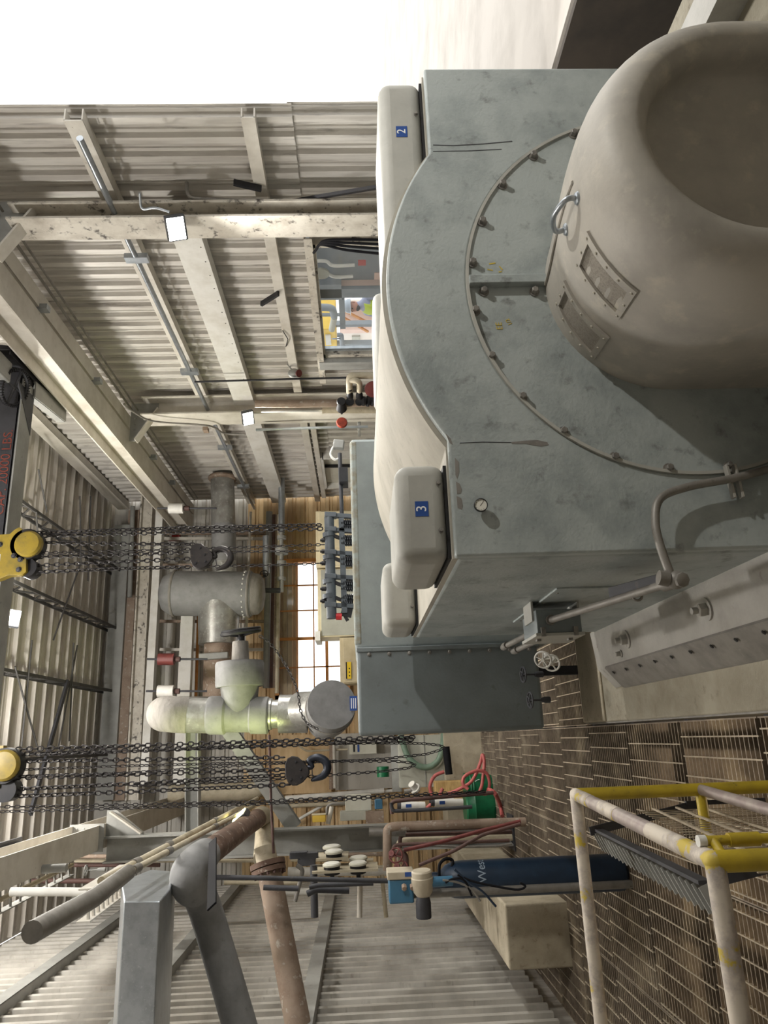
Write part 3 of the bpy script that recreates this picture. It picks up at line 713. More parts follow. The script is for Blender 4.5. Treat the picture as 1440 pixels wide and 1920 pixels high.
# ================================================================== CRANE
rb = thing('runway_beam', 'cream crane runway beam running along the right wall above the floodlights', 'beam', (4.47, 10, 5.42))
part('beam', MB().ibeam((4.47, 5.2, 5.60), (4.47, 15.2, 5.60), .36, .34, .02, .014), 'steel_cream', rb)
part('side_channel', MB().chan((4.78, 5.2, 5.42), (4.78, 15.2, 5.42), .2, .04, .012, XA, ZA), 'steel_cream', rb)
part('crane_rail', MB().bar((4.47, 5.2, 5.80), (4.47, 15.2, 5.80), .05, .05), 'steel_dark', rb)
for y in (7.35, 9.1, 11.9, 13.2): part('hanger_clip', MB().box((4.66, y-.05, 5.33), (4.72, y+.05, 5.45)), 'galv', rb)
lb_ = thing('runway_beam', 'cream crane runway beam on the left side, riveted to the grey column', 'beam', (-1.1, 10, 5.42))
part('beam', MB().ibeam((-1.09, 6.6, 5.60), (-1.09, 15.6, 5.60), .36, .30, .02, .014), 'steel_cream', lb_)
part('stiffener', MB().box((-1.22, 8.02, 5.43), (-.96, 8.05, 5.77)), 'steel_grey', lb_)
part('crane_rail', MB().bar((-1.09, 6.6, 5.80), (-1.09, 15.6, 5.80), .05, .05), 'steel_dark', lb_)
cr = thing('bridge_crane', 'dark overhead crane bridge girder with geared end trucks, spanning both runway beams', 'crane', (1.7, 8.2, 5.8))
part('girder', MB().ibeam((-1.0, 8.2, 6.16), (4.35, 8.2, 6.16), .62, .26, .03, .02), 'steel_black', cr)
part('girder_web', MB().box((-1.0, 8.08, 5.9), (4.3, 8.1, 6.44)), 'steel_dark', cr)
part('bottom_flange', MB().box((-1.0, 8.05, 5.845), (4.2, 8.35, 5.862)), 'steel_grey', cr)
textmesh('lettering', 'CAP. 20000 LBS.', .15, (3.05, 8.075, 5.96), XA, ZA, 'ink_red', cr, .001)
for x, sgn in ((4.38, -1), (-1.0, 1)):
    tr = part('end_truck', MB().chan((x-.05, 7.6, 5.95), (x-.05, 9.2, 5.95), .26, .1, .016, ZA, XA).box((x-.1, 7.62, 5.82), (x+.1, 9.18, 5.836)), 'steel_dark', cr)
    for y in (7.85, 8.95):
        part('wheel', MB().lathe([(.20, -.03), (.20, .03), (.17, .032), (.17, .06)], (x, y, 6.0), XA, 24), 'steel_dark', tr)
c = V((4.02, 7.92, 5.88))
gw = part('drive_gear', MB().torus(c, V((-.35, -.15, -1)), .21, .022, 30, 6), 'steel_dark', cr)
a, u, w = frame(V((-.35, -.15, -1)))
for i in range(4): th = i*pi/2; part('spoke', MB().cyl(c, c+(u*cos(th)+w*sin(th))*.21, .016, seg=6), 'steel_dark', gw)
tt = MB()
for i in range(44): th = 2*pi*i/44; e = u*cos(th)+w*sin(th); tt.bar(c+e*.215-a*.03, c+e*.215+a*.03, .014, .03, up=e)
part('gear_teeth', tt, 'steel_black', gw)
part('motor_box', MB().box((4.0, 7.45, 5.86), (4.25, 7.78, 6.1)), 'steel_grey', cr, bevel=.02)
part('gusset', MB().prism([(0, 0), (.5, 0), (0, -.45)], (4.1, 8.35, 5.84), -XA, YA, ZA, .015), 'steel_dark', cr)
part('truck_plate', MB().bar((4.18, 8.3, 5.82), (4.28, 9.25, 5.82), .2, .02).bar((4.08, 8.3, 5.87), (4.18, 9.25, 5.87), .02, .1).bar((4.28, 8.3, 5.87), (4.38, 9.25, 5.87), .02, .1), 'steel_grey', cr)
# ---- chains
def chain_mesh(path, pitch, wire, wid):
    "interlocking links along a polyline"
    P = [V(q) for q in path]; mb = MB(); L = [0]
    for a, b in zip(P, P[1:]): L.append(L[-1]+(b-a).length)
    def at(s):
        for i in range(len(P)-1):
            if s <= L[i+1] or i == len(P)-2:
                t = (s-L[i])/max(L[i+1]-L[i], 1e-6); return P[i].lerp(P[i+1], t), (P[i+1]-P[i]).normalized()
    n = int(L[-1]/pitch); ph = random.random()*pi
    for k in range(n):
        c, d = at((k+.5)*pitch); _, u, w = frame(d); tw = ph+.25*sin(k*.21+ph) + (pi/2 if k % 2 else 0)
        e = u*cos(tw)+w*sin(tw); q = d.cross(e); rg = []
        hl = pitch*.5+wire*.55
        for j in range(10):
            th = 2*pi*j/10; ce, se = cos(th), sin(th)
            pos = c + d*(hl*(abs(ce)**.75)*(1 if ce > 0 else -1)) + e*(wid*se)
            nr = (d*ce*wid + e*se*hl).normalized()
            rg.append([pos + nr*(wire*cos(2*pi*i/5)) + q*(wire*sin(2*pi*i/5)) for i in range(5)])
        rg.append(rg[0]); mb.rings(rg, cap0=False, cap1=False)
    return mb
HY = 7.75
def ch(parent, pts, kind, Y=HY):
    P = [W(x, y, Y=Y) for x, y in pts]
    if kind == 'load': mb = chain_mesh(P, .052, .0075, .019)
    else: mb = chain_mesh(P, .046, .0048, .0125)
    return part(kind+'_chain', mb, 'chain', parent, ang=60)
def block_hook(t, bx0, bx1, by0, by1, mtb, mth, Y=HY):
    "rounded sheave block and hook; real up is image left"
    cx, cy = (bx0+bx1)/2, (by0+by1)/2; hx, hy = (bx1-bx0)/2, (by1-by0)/2
    ol = []
    prof = [(-1, -.45), (-.8, -.85), (-.45, -1), (0, -.95), (.5, -.6), (.95, -.2), (1, .15), (.9, .35), (.45, .8), (0, 1), (-.4, 1), (-.75, .8), (-.95, .4)]
    for fx, fy in prof: ol.append(W(cx+fx*hx, cy+fy*hy, Y=Y-.05))
    b = part('sheave_block', MB().rings([ol, [q+YA*.1 for q in ol]]), mtb, t, bevel=.008)
    for fx, fy in ((-.5, .6), (.3, -.1), (.35, .45), (-.1, -.6)):
        p = W(cx+fx*hx, cy+fy*hy, Y=Y-.05); part('block_bolt', MB().hexbolt(p, -YA, .011, .012), 'steel_black', b)
    return b
def hook(t, x0, x1, yc, R, mth, Y=HY):
    "x0 shank start, x1 hook bottom (image x)"
    c_x = x1-R*.95; pts = []
    pts = [(x0-3, yc-1), (x0+5, yc-3), (c_x-R*.75, yc-R*.62), (c_x-R*.1, yc-R*.86), (c_x+R*.55, yc-R*.55), (c_x+R*.72, yc+R*.05), (c_x+R*.4, yc+R*.6), (c_x-R*.15, yc+R*.86), (c_x-R*.62, yc+R*1.02)]
    r_ = [.028, .03, .034, .042, .048, .048, .042, .03, .012]
    P = [W(x, y, Y=Y) for x, y in pts]; PP = smooth(P, 5); RR = []
    for i in range(len(r_)-1):
        for j in range(5): RR.append((r_[i]*(1-j/5)+r_[i+1]*j/5)*R/22*.82)
    RR.append(.006)
    hk = part('hook', MB().tube(PP, RR, 12), mth, t)
    part('safety_latch', MB().bar(P[1], W(c_x-R*.5, yc+R*.72, Y=Y), .02, .008), 'steel_dark', hk)
h1 = thing('chain_hoist', 'yellow manual chain hoist on the crane girder, block and hook hanging by grey drum', 'hoist', W(50, 1020, Y=HY))
pl_ = [W(x, y, Y=HY-.1) for x, y in [(-25, 1008), (0, 1002), (18, 1001), (27, 993), (36, 988), (42, 992), (44, 1045), (49, 1045), (49, 1072), (42, 1078), (14, 1079), (0, 1085), (-25, 1092)]]
b_ = part('side_plate', MB().rings([pl_, [q+YA*.1 for q in pl_]]), 'hoist_yellow', h1, bevel=.006)
for x, y in ((0, 1021), (26, 1042), (38, 1049), (35, 1068)): part('plate_nut', MB().hexbolt(W(x, y, Y=HY-.1), -YA, .02, .02), 'steel_dark', b_)
c = W(53, 1020, Y=HY-.12)
part('drum_guard', MB().lathe([(.165, 0), (.165, .13)], W(49, 1020, Y=HY-.1), YA, 30), 'steel_black', h1)
part('drum_cover', MB().lathe([(.14, 0), (.14, .05), (.12, .075), (.03, .082)], c+YA*.04, -YA, 30), 'hoist_yellow', h1)
bb = part('lower_guard', MB().lathe([(.10, 0), (.10, .16)], W(50, 1064, Y=HY-.06), YA, 20), 'steel_black', h1)
part('maker_plate', MB().box((W(4, 1046, Y=HY-.1).x-.04, HY-.104, W(4, 1046, Y=HY).z-.03), (W(4, 1046, Y=HY-.1).x+.04, HY-.1, W(4, 1046, Y=HY).z+.05)), 'steel_white', b_)
for pts, k_ in [([(68, 999), (340, 990), (606, 984)], 'load'), ([(70, 1005), (340, 998), (612, 991)], 'load'), ([(78, 1017), (230, 1020), (367, 1021)], 'load'), ([(62, 1044), (230, 1040), (357, 1035)], 'load'), ([(64, 1061), (230, 1053), (357, 1048)], 'load'), ([(64, 1073), (230, 1066), (362, 1063)], 'load'),
                ([(75, 1037), (340, 1030), (612, 1021)], 'hand'), ([(370, 1035), (500, 1034), (604, 1033)], 'hand'), ([(362, 1063), (500, 1060), (604, 1056)], 'hand')]:
    ch(h1, pts, k_)
block_hook(h1, 356, 399, 1018, 1066, 'hook_iron', 'hook_iron'); hook(h1, 399, 437, 1047, 21, 'hook_iron')
h2 = thing('chain_hoist', 'second yellow chain hoist further left, block hanging low before the brown wall', 'hoist', W(10, 1435, Y=HY))
part('drum_guard', MB().lathe([(.165, 0), (.165, .13)], W(6, 1436, Y=HY-.1), YA, 30), 'steel_black', h2)
part('drum_cover', MB().lathe([(.145, 0), (.145, .05), (.125, .075), (.03, .082)], W(8, 1435, Y=HY-.12)+YA*.04, -YA, 30), 'hoist_yellow', h2)
part('side_plate', MB().box(W(-2, 1478, Y=HY-.08), W(-50, 1400, Y=HY)), 'hoist_yellow', h2)
part('lower_guard', MB().lathe([(.11, 0), (.11, .16)], W(8, 1482, Y=HY-.06), YA, 20), 'steel_black', h2)
for pts, k_ in [([(30, 1405), (230, 1399), (480, 1391), (783, 1382)], 'load'), ([(36, 1414), (230, 1408), (480, 1399), (783, 1386)], 'load'), ([(40, 1427), (240, 1425), (543, 1420)], 'load'), ([(28, 1458), (240, 1452), (535, 1443)], 'load'), ([(26, 1480), (240, 1470), (535, 1453)], 'load'), ([(24, 1493), (240, 1485), (545, 1471)], 'load'),
                ([(36, 1443), (240, 1436), (480, 1430), (640, 1427), (720, 1423), (800, 1414), (826, 1406), (832, 1401), (822, 1397), (790, 1394), (700, 1393), (480, 1399), (240, 1409), (60, 1416)], 'hand'),
                ([(30, 1456), (240, 1449), (480, 1433), (640, 1427), (740, 1427), (770, 1430), (778, 1434), (766, 1440), (720, 1446), (620, 1453), (480, 1464), (240, 1474)], 'hand')]:
    ch(h2, pts, k_)
block_hook(h2, 534, 580, 1418, 1473, 'hook_iron', 'hook_blue'); hook(h2, 580, 619, 1440, 23, 'hook_blue')
hc = thing('trolley_chain', 'long thin hand chain loop hanging nearest the left runway beam', 'chain', W(460, 1505, Y=HY-.1))
ch(hc, [(0, 1513), (240, 1509), (480, 1503), (740, 1491), (915, 1484)], 'hand', HY-.1); ch(hc, [(0, 1522), (240, 1515), (480, 1508), (740, 1494), (912, 1485)], 'hand', HY-.1)

# ================================================================== FLOODLIGHTS (lamp light kept with its lamp)
def flood(label, c, face, size, mtf, power, color, target, ang=150):
    t = thing('floodlight', label, 'lamp', c, 'floodlights of the hall'); a, u, w = frame(face); c = V(c)
    M3 = Matrix((u, w, a)).transposed()
    part('housing', MB().box(c-V((size, size*.8, .045)), c+V((size, size*.8, .03)), tilt=M3), 'lamp_body', t, bevel=.01)
    p = c+a*.04
    part('lens', MB().box(p-V((size*.88, size*.68, .005)), p+V((size*.88, size*.68, .005)), tilt=M3), mtf, t)
    part('yoke', MB().bar(c-a*.04, c-a*.12, .05, size*1.5, up=u), 'steel_grey', t)
    L_ = add_light('flood_beam', 'POINT' if ang > 170 else 'SPOT', c+a*.1, target, power, color, .08, ang, .7)
    return t
L1 = V((4.66, 5.98, 3.62)); flood('square floodlight glowing white on the worn column beside the wide window', L1, V((-.8, -.55, -.45)), .115, 'lamp_face', 420, (1, .98, .94), (1.5, 5.0, 0))
L2 = V((4.68, 10.35, 3.58)); flood('glowing floodlight on the middle column of the right wall', L2, V((-.75, -.6, -.45)), .11, 'lamp_face', 420, (1, .97, .9), (1.2, 9.0, 0))
L3 = W(22, 1160, Z=6.7); L3t = flood('bright floodlight up under the roof behind the crane girder', L3, V((.2, -.85, -.5)), .12, 'lamp_face', 420, (1, .96, .88), (2.5, 10, 3), 180)
part('drop_stem', MB().cyl(L3+V((0, .06, .05)), (L3.x, L3.y+.06, 7.42), .02), 'steel_grey', L3t)
L4 = W(452, 1533, Y=9.3); flood('yellowish floodlight above the rusty pipe at the left column', L4, V((.75, -.15, .6)), .11, 'lamp_face_yellow', 110, (.88, 1, .35), (.9, 10.3, 4.2), 100)
pipe('bent_cable', 'short bent grey cable feeding the floodlight on the worn column', [W(262, 362, X=4.85), W(264, 395, X=4.8), W(290, 388, X=4.78), W(318, 398, X=4.72)], .012, 'galv', 'cable', rad=.1)
pipe('bent_rod', 'bent grey pipe stub sticking out of the siding below the floodlight', [W(350, 342, X=5.2), W(352, 372, X=5.0), W(440, 376, X=5.0), W(700, 378, X=4.98)], .018, 'conduit', 'pipe', rad=.1)
# ---- conduits of the right wall
t = thing('wall_conduit', 'bright galvanised conduit running the length of the right wall over the floodlights', 'conduit', (4.97, 9, 4.25))
part('tube', MB().cyl((4.96, 5.2, 4.25), (4.96, 15.8, 4.22), .03), 'galv', t)
for y in (6.85, 9.4, 12.2, 14.3): part('strut_clip', MB().box((4.93, y-.05, 4.12), (4.99, y+.05, 4.36)), 'galv', t)
for k, (x, z, r) in enumerate(((4.93, 5.36, .016), (4.97, 5.30, .013))):
    one('beam_conduit', MB().cyl((x, 5.2, z), (x, 15.0, z), r), 'conduit', ('upper' if k == 0 else 'lower')+' of two thin conduits clipped along the runway beam', 'conduit', 'conduits beside the runway beam')
t = thing('cable_spur', 'cable leaving the runway beam and dipping to the second floodlight', 'cable', W(300, 800, X=4.6))
part('cable', MB().tube(smooth([W(232, 757, X=4.75), W(250, 772, X=4.7), W(290, 790, X=4.7), W(390, 798, X=4.72), W(420, 812, X=4.74), W(460, 814, X=4.7)]), .014, 8), 'conduit', t)
part('outlet_box', MB().box(W(386, 806, X=4.74)-V((.03, .06, .04)), W(386, 806, X=4.74)+V((.03, .06, .04))), 'rust_light', t)
pipe('lamp_conduit', 'shiny vertical conduit dropping from the second floodlight to the grey wall box', [W(480, 806, X=4.65), W(560, 803, X=4.65), W(690, 800, X=4.65)], .022, 'galv', 'conduit')
one('wall_box', MB().box(W(657, 812, X=4.7)-V((.0, .12, .12)), W(690, 798, X=4.85)+V((.0, .1, .12))), 'steel_grey', 'grey electrical wall box below the shiny vertical conduit', 'box', bevel=.008)
t = thing('horn_speaker', 'small grey wall speaker under the girt above the pipes', 'speaker', W(550, 700, X=5.0))
p = W(552, 700, X=5.0); part('body', MB().sphere(p, .07, 14, 10, (1, 1, 1.3)), 'steel_grey', t); part('mouth', MB().lathe([(.04, 0), (.055, .03)], p+V((-.02, -.04, -.05)), V((-.4, -.6, -.7)), 14), 'maroon', t); part('arm', MB().bar(p, p+V((.15, 0, .1)), .02, .02), 'steel_grey', t)
one('angle_stub', MB().bar(W(490, 570, X=5.08), W(522, 550, X=5.08), .06, .03), 'steel_black', 'short dark angle iron propped on the girt above the window', 'bracket')
one('angle_stub', MB().bar(W(438, 342, X=5.08), W(490, 354, X=5.08), .06, .03), 'steel_black', 'short dark angle iron on the siding near the upper girt', 'bracket')
one('black_strut', MB().bar(W(545, 378, X=5.05), W(712, 350, X=4.9), .03, .05), 'steel_black', 'long black strut leaning behind the cover numbered 2', 'bar')
t = thing('cable_loop', 'loop of thick black cables hanging at the corner of the wide window', 'cable', W(600, 460, X=4.95))
for d_ in (0, 7, 14, 22): part('cable', MB().tube(smooth([W(720, 450+d_*1.2, X=4.9), W(650, 449+d_*.9, X=4.9), W(610, 451+d_*.4, X=4.92), W(598, 460, X=4.95), W(593, 468, X=4.98), W(588, 474, X=5.02)]), .014, 8), 'rubber', t)
pipe('hook_wire', 'thin wire hook on the girt above the window', [W(530, 620, X=5.1), W(540, 636, X=5.08), W(536, 650, X=5.1)], .006, 'steel_black', 'wire')
pipe('thin_line', 'thin dark horizontal tube before the siding above the pump pipes', [W(365, 716, X=4.9), W(500, 712, X=4.9), W(652, 708, X=4.9)], .014, 'steel_black')
# pump pipework beside the second column
pipe('header_pipe', 'brown vertical header pipe right of the middle column', [W(478, 757, X=4.7), W(560, 757, X=4.7), W(640, 756, X=4.7), W(705, 756, X=4.7)], .055, 'rust_light')
pipe('rod_pipe', 'thin grey tube alongside the brown header pipe', [W(490, 771, X=4.72), W(560, 770, X=4.72), W(606, 770, X=4.72)], .02, 'steel_grey')
one('cap_pipe', MB().cyl(W(606, 769, X=4.7), W(706, 769, X=4.7), .05).lathe([(.056, 0), (.05, .05)], W(604, 769, X=4.7), -ZA, 14), 'cream_pipe', 'short cream pipe with white end cap beside the middle column', 'pipe')
pipe('white_elbow_pipe', 'off-white pipe turning down above the two black valves', [W(710, 704, X=4.8), W(655, 704, X=4.8), W(655, 722, X=4.7), W(655, 735, X=4.7)], .045, 'cream_pipe', rad=.1)
pipe('white_elbow_pipe', 'short off-white elbow feeding the lower black valve', [W(655, 713, X=4.75), W(674, 714, X=4.7), W(674, 733, X=4.68)], .04, 'cream_pipe', rad=.08)
for x, lb in ((656, 'upper small black valve below the off-white elbows'), (674, 'lower small black valve below the off-white elbows')):
    t = thing('gate_valve', lb, 'valve', W(x, 745, X=4.68), 'small black valves of the pump pipework')
    p0, p1 = W(x, 728, X=4.68), W(x, 758, X=4.68); d = p1-p0
    part('body', MB().lathe([(.012, 0), (.03, .02), (.03, .05), (.014, .06), (.014, .1), (.028, .12), (.05, .2), (.05, .28), (.02, .32)], p0, d, 14), 'steel_black', t)
    part('flange', MB().lathe([(.062, 0), (.062, .025)], p0+d*.82, d, 16), 'steel_black', t)
t = thing('globe_valve', 'black globe valve with red handwheel in front of the cream column', 'valve', W(640, 770, X=4.62))
p0, p1 = W(640, 752, X=4.62), W(641, 786, X=4.62); d = p1-p0
part('body', MB().lathe([(.06, 0), (.07, .03), (.05, .06), (.07, .2), (.08, .24), (.02, .28), (.018, .42)], p0, d, 16), 'steel_black', t)
a, u, w = frame(d); c = W(641, 791, X=4.62)
part('wheel', MB().lathe([(.02, .0), (.075, .0), (.085, .02), (.085, .045), (.07, .05), (.02, .04)], c, d, 20), 'valve_red', t, label='red handwheel')
part('wheel_nut', MB().hexbolt(c+d.normalized()*.045, d, .014, .02), 'black', t)
t = thing('wheel_valve', 'dark red round handwheel half hidden by the far right cover', 'valve', W(700, 728, X=4.6))
part('wheel', MB().lathe([(.02, 0), (.11, 0), (.12, .02), (.12, .04), (.05, .05)], W(700, 728, X=4.6), V((-.8, -.6, 0)), 24), 'maroon', t)
part('body', MB().lathe([(.05, 0), (.07, .05), (.04, .1), (.06, .2)], W(692, 752, X=4.62), V((0, .3, -1)), 14), 'steel_black', t)
part('flange', MB().lathe([(.08, 0), (.08, .03)], W(688, 752, X=4.62), V((0, .3, -1)), 16).lathe([(.07, 0), (.07, .03)], W(680, 752, X=4.62), V((0, .3, -1)), 16), 'steel_black', t)

# ================================================================== STEAM PIPEWORK
SY = 14.2
sp = thing('steam_pipe', 'fat lagged steam pipe crossing from the right wall into the grey drum', 'pipe', W(418, 980, Y=SY))
r_ = 22*mpp(W(418, 980, Y=SY))
part('lagging', MB().cyl(W(417, 893, Y=SY), W(421, 1076, Y=SY), r_, seg=28), 'alum', sp)
part('wall_collar', MB().torus(W(417, 897, Y=SY), XA, r_*1.02, .05, 26, 8), 'rust_light', sp)
part('grey_sleeve', MB().lathe([(r_*1.02, 0), (r_*1.03, .1), (r_*1.02, .75)], W(420, 1055, Y=SY), V((1, 0, .03)), 28), 'insul', sp)
dm = thing('separator_drum', 'upright lagged grey drum with domed laced ends in the steam line', 'tank', W(490, 1113, Y=SY))
dr = 42*mpp(W(400, 1113, Y=SY)); p0, p1 = W(300, 1112, Y=SY), W(493, 1114, Y=SY); L_ = (p1-p0).length
part('shell', MB().lathe([(dr*.35, 0), (dr*.75, .07), (dr*.95, .2), (dr, .32), (dr, L_-.28), (dr*.97, L_-.2)], p0, p1-p0, 36), 'insul', dm)
part('end_cap', MB().lathe([(dr*.96, 0), (dr*.9, .16), (dr*.7, .24), (dr*.3, .27)], p0+(p1-p0).normalized()*(L_-.24), p1-p0, 36), 'cloth_wrap', dm)
for f in (.28, L_-.25): part('lacing_band', MB().torus(p0+(p1-p0).normalized()*f, p1-p0, dr, .025, 36, 6), 'cloth_wrap', dm)
for k in range(24):
    t_ = 2*pi*k/24; a, u, w = frame(p1-p0); part('lacing_pin', MB().lathe([(.018, 0), (.012, .02)], p0+(p1-p0).normalized()*(L_-.34)+(u*cos(t_)+w*sin(t_))*dr, u*cos(t_)+w*sin(t_), 6), 'white_paint', dm)
sn = thing('steam_neck', 'flared aluminium-clad neck on the left side of the grey drum', 'pipe', W(410, 1170, Y=SY))
n0, n1 = W(411, 1140, Y=SY), W(409, 1208, Y=SY)
part('cladding', MB().lathe([(38*mpp(n0)*1.02, -.1), (38*mpp(n0), .25), (36*mpp(n0), .55), (36*mpp(n0), (n1-n0).length)], n0, n1-n0, 32), 'alum', sn)
n2 = W(407, 1310, Y=SY)
part('rusty_sleeve', MB().cyl(n1, n2, 26*mpp(n1), seg=28), 'rust_light', sn)
VY = 10.2
vl = thing('stop_valve', 'big lagged grey stop valve with black handwheel in the upright steam line', 'valve', W(450, 1330, Y=VY))
q = lambda x, y: W(x, y, Y=VY); px = mpp(q(450, 1340))
# upright line: elbow at top, valve, spool pieces
part('top_elbow', MB().tube(smooth([q(304, 1338)+V((.15, 3.0, .0)), q(302, 1338)+V((.03, .75, .0)), q(304, 1338)+V((.01, .3, .05)), q(322, 1339), q(352, 1341)], 7), 33*px, 26), 'cloth_wrap', vl)
part('upper_spool', MB().cyl(q(335, 1340), q(392, 1342), 32*px, seg=28), 'alum', vl)
part('valve_body', MB().lathe([(33*px, 0), (35*px, .03), (35*px, .22), (31*px, .25), (31*px, .55), (34*px, .57), (34*px, .78), (31*px, .8)], q(390, 1341), q(500, 1341)-q(390, 1341), 32), 'insul', vl)
part('lower_spool', MB().lathe([(29*px, 0), (29*px, .08), (26*px, .09), (26*px, .17), (35*px, .18), (35*px, .55)], q(498, 1339), q(575, 1338)-q(498, 1339), 30), 'alum', vl)
d = q(449, 1245)-q(450, 1345)
part('bonnet_cone', MB().lathe([(30*px, 0), (36*px, .35), (44*px, .52)], q(450, 1342), d, 30), 'insul', vl)
part('bonnet', MB().lathe([(45*px, 0), (46*px, .03), (46*px, .30), (44*px, .33)], q(450, 1288), d, 32), 'insul', vl)
part('stem_wrap', MB().lathe([(17*px, 0), (16*px, .2), (15*px, .32)], q(451, 1248), d, 22), 'cloth_wrap', vl)
part('stem', MB().cyl(q(452, 1210), q(452, 1186), 7*px), 'steel_black', vl)
hw = part('handwheel', MB().torus(q(452, 1186), d+V((0, -.09, .05)), 36*px, 4*px, 36, 8), 'steel_black', vl)
hw2 = part('hand_ring', MB().torus(q(452, 1181), d+V((0, -.09, .05)), 36*px, 2.4*px, 36, 8), 'steel_black', vl)
a, u, w = frame(d+V((0, -.09, .05)))
for k in range(6): part('spoke', MB().cyl(q(452, 1192), q(452, 1185)+(u*cos(k*pi/3)+w*sin(k*pi/3))*36*px, 3.4*px, seg=8), 'steel_black', hw)
cp = thing('steam_strainer', 'short fat lagged cylinder with flat round end and blue label, left of the housing', 'strainer', W(610, 1325, Y=9.6))
c = W(622, 1321, Y=9.35); ax = V((.16, -1, -.12)); rr = 46*mpp(c)
part('body', MB().lathe([(rr*.8, -1.1), (rr*.82, -.62), (rr*.98, -.58), (rr, -.5), (rr, 0), (rr*.985, .012)], c, ax, 40), 'insul', cp)
part('band', MB().torus(c-ax.normalized()*.25, ax, rr, .016, 40, 6), 'cloth_wrap', cp)
part('neck', MB().cyl(W(560, 1330, Y=10.1), W(600, 1328, Y=9.9), 34*mpp(c), seg=28), 'alum', cp)
a, u, w = frame(ax)
lp = W(662, 1319, Y=9.33); lb = part('blue_label', MB().box(lp-V((.085, .03, .05)), lp+V((.085, -.02, .04))), 'sticker_blue', cp)
for k in range(3): part('label_line', MB().box(lp+V((-.06, -.034, -.035+k*.025)), lp+V((.06, -.03, -.025+k*.025))), 'ink_white', lb)
t = thing('hand_chain', 'slack thin chain looping from the black handwheel down behind the strainer', 'chain', W(560, 1280, Y=10.0))
part('chain_run', chain_mesh(smooth([W(486, 1192, Y=10.0), W(505, 1205, Y=10.0), W(530, 1238, Y=9.9), W(550, 1275, Y=9.7), W(560, 1305, Y=9.6), W(563, 1330, Y=9.5), W(575, 1355, Y=9.4), W(598, 1368, Y=9.3)], 5), .05, .006, .016), 'chain', t, ang=60)
# canisters above
for (x0, x1, y0, y1, mt_, lb) in ((317, 344, 943, 963, 'white_paint', 'white spring canister at the end of the right runway beam'), (297, 327, 1225, 1247, 'maroon', 'dark red spring canister hung left of the steam pipe'), (296, 326, 1285, 1307, 'white_paint', 'off-white spring canister below the dark red one')):
    t = thing('spring_hanger', lb, 'pipe hanger', W((x0+x1)/2, (y0+y1)/2, Y=13.0), 'spring hangers of the steam line'); yc = (y0+y1)/2
    part('canister', MB().cyl(W(x0, yc, Y=13.0), W(x1, yc, Y=13.0), (y1-y0)/2*mpp(W(x0, yc, Y=13.0)), seg=22), mt_, t)
    part('hanger_rod', MB().cyl(W(x0-22, yc, Y=13.0), W(x1+62, yc, Y=13.0), .018, seg=8), 'steel_dark', t)
    part('turnbuckle', MB().cyl(W(x1+1, yc, Y=13.0), W(x1+11, yc, Y=13.0), .045, seg=8), 'rust_dark', t)
one('pipe_clamp', MB().bar(W(373, 1232, Y=SY-.3), W(428, 1228, Y=SY-.3), .08, .12), 'steel_grey', 'flat steel clamp around the rusty pipe sleeve', 'clamp', bevel=.02)
# ================================================================== FAR END
def xbeam(name, label, x, y0, x1, y1, Y, hpx, depth, mt, cat='beam', grp=None, ib=True):
    a, b = W(x, y0, Y=Y), W(x1, y1, Y=Y); h = hpx*mpp(a)
    return one(name, MB().ibeam(a, b, h, depth, .03, .03) if ib else MB().bar(a, b, depth, h), mt, label, cat, grp)
xbeam('header_beam', 'wide grey plate beam high across the far wall', 231, 985, 198, 1500, 15.7, 28, .1, 'steel_grey', ib=False)
xbeam('brick_band', 'narrow brown panel strip between the far wall beams', 255, 960, 226, 1500, 15.9, 20, .3, 'rust_light', ib=False)
xbeam('rusty_beam', 'cream I-beam with rust spots across the far wall', 279, 921, 250, 1500, 15.2, 22, .24, 'steel_worn')
xbeam('white_beam', 'clean white beam just below the rusty one on the far wall', 303, 930, 272, 1470, 14.9, 13, .2, 'steel_white', ib=False)
xbeam('white_beam', 'broad white beam behind the spring canisters', 356, 1085, 338, 1470, 15.2, 22, .2, 'steel_white', ib=False)
for k, (x, y0, x1, y1, r, mt, lb) in enumerate([(372, 1150, 367, 1310, .03, 'orange_wood', 'thin tan pipe right below the broad white beam'), (249, 950, 243, 1120, .05, 'steel_grey', 'grey pipe run high on the far wall'), (470, 960, 462, 1180, .03, 'steel_cream', 'thin cream pipe on the brown far siding, upper one'), (505, 960, 499, 1290, .07, 'steel_grey', 'stout grey pipe across the brown far siding'), (514, 965, 508, 1290, .035, 'rust_dark', 'thin dark pipe next to the stout grey one'), (519, 965, 514, 1290, .03, 'rust_light', 'thin brown pipe below the dark one on the far siding'), (524, 965, 519, 1300, .04, 'cream_pipe', 'lowest cream pipe of the bundle above the window')]):
    pipe('wall_pipe', lb, [W(x, y0, Y=15.6-.05*k), W(x1, y1, Y=15.6-.05*k)], r, mt, group='pipes across the far wall')
for k, y in enumerate((1000, 1010, 1060, 1100, 1165, 1218)):
    a, b = W(300, y, Y=15.7), W(525, y, Y=15.7)
    one('wall_stud', MB().bar(a, b, .06, .07, up=YA), 'steel_cream' if k % 2 else 'rust_light', ['cream upright stud right of the drum', 'brown upright pipe beside the drum', 'cream upright stud just behind the drum', 'brown upright stud behind the drum', 'cream upright stud above the black handwheel', 'brown upright stud left of the black handwheel'][k], 'stud', 'uprights of the far wall')
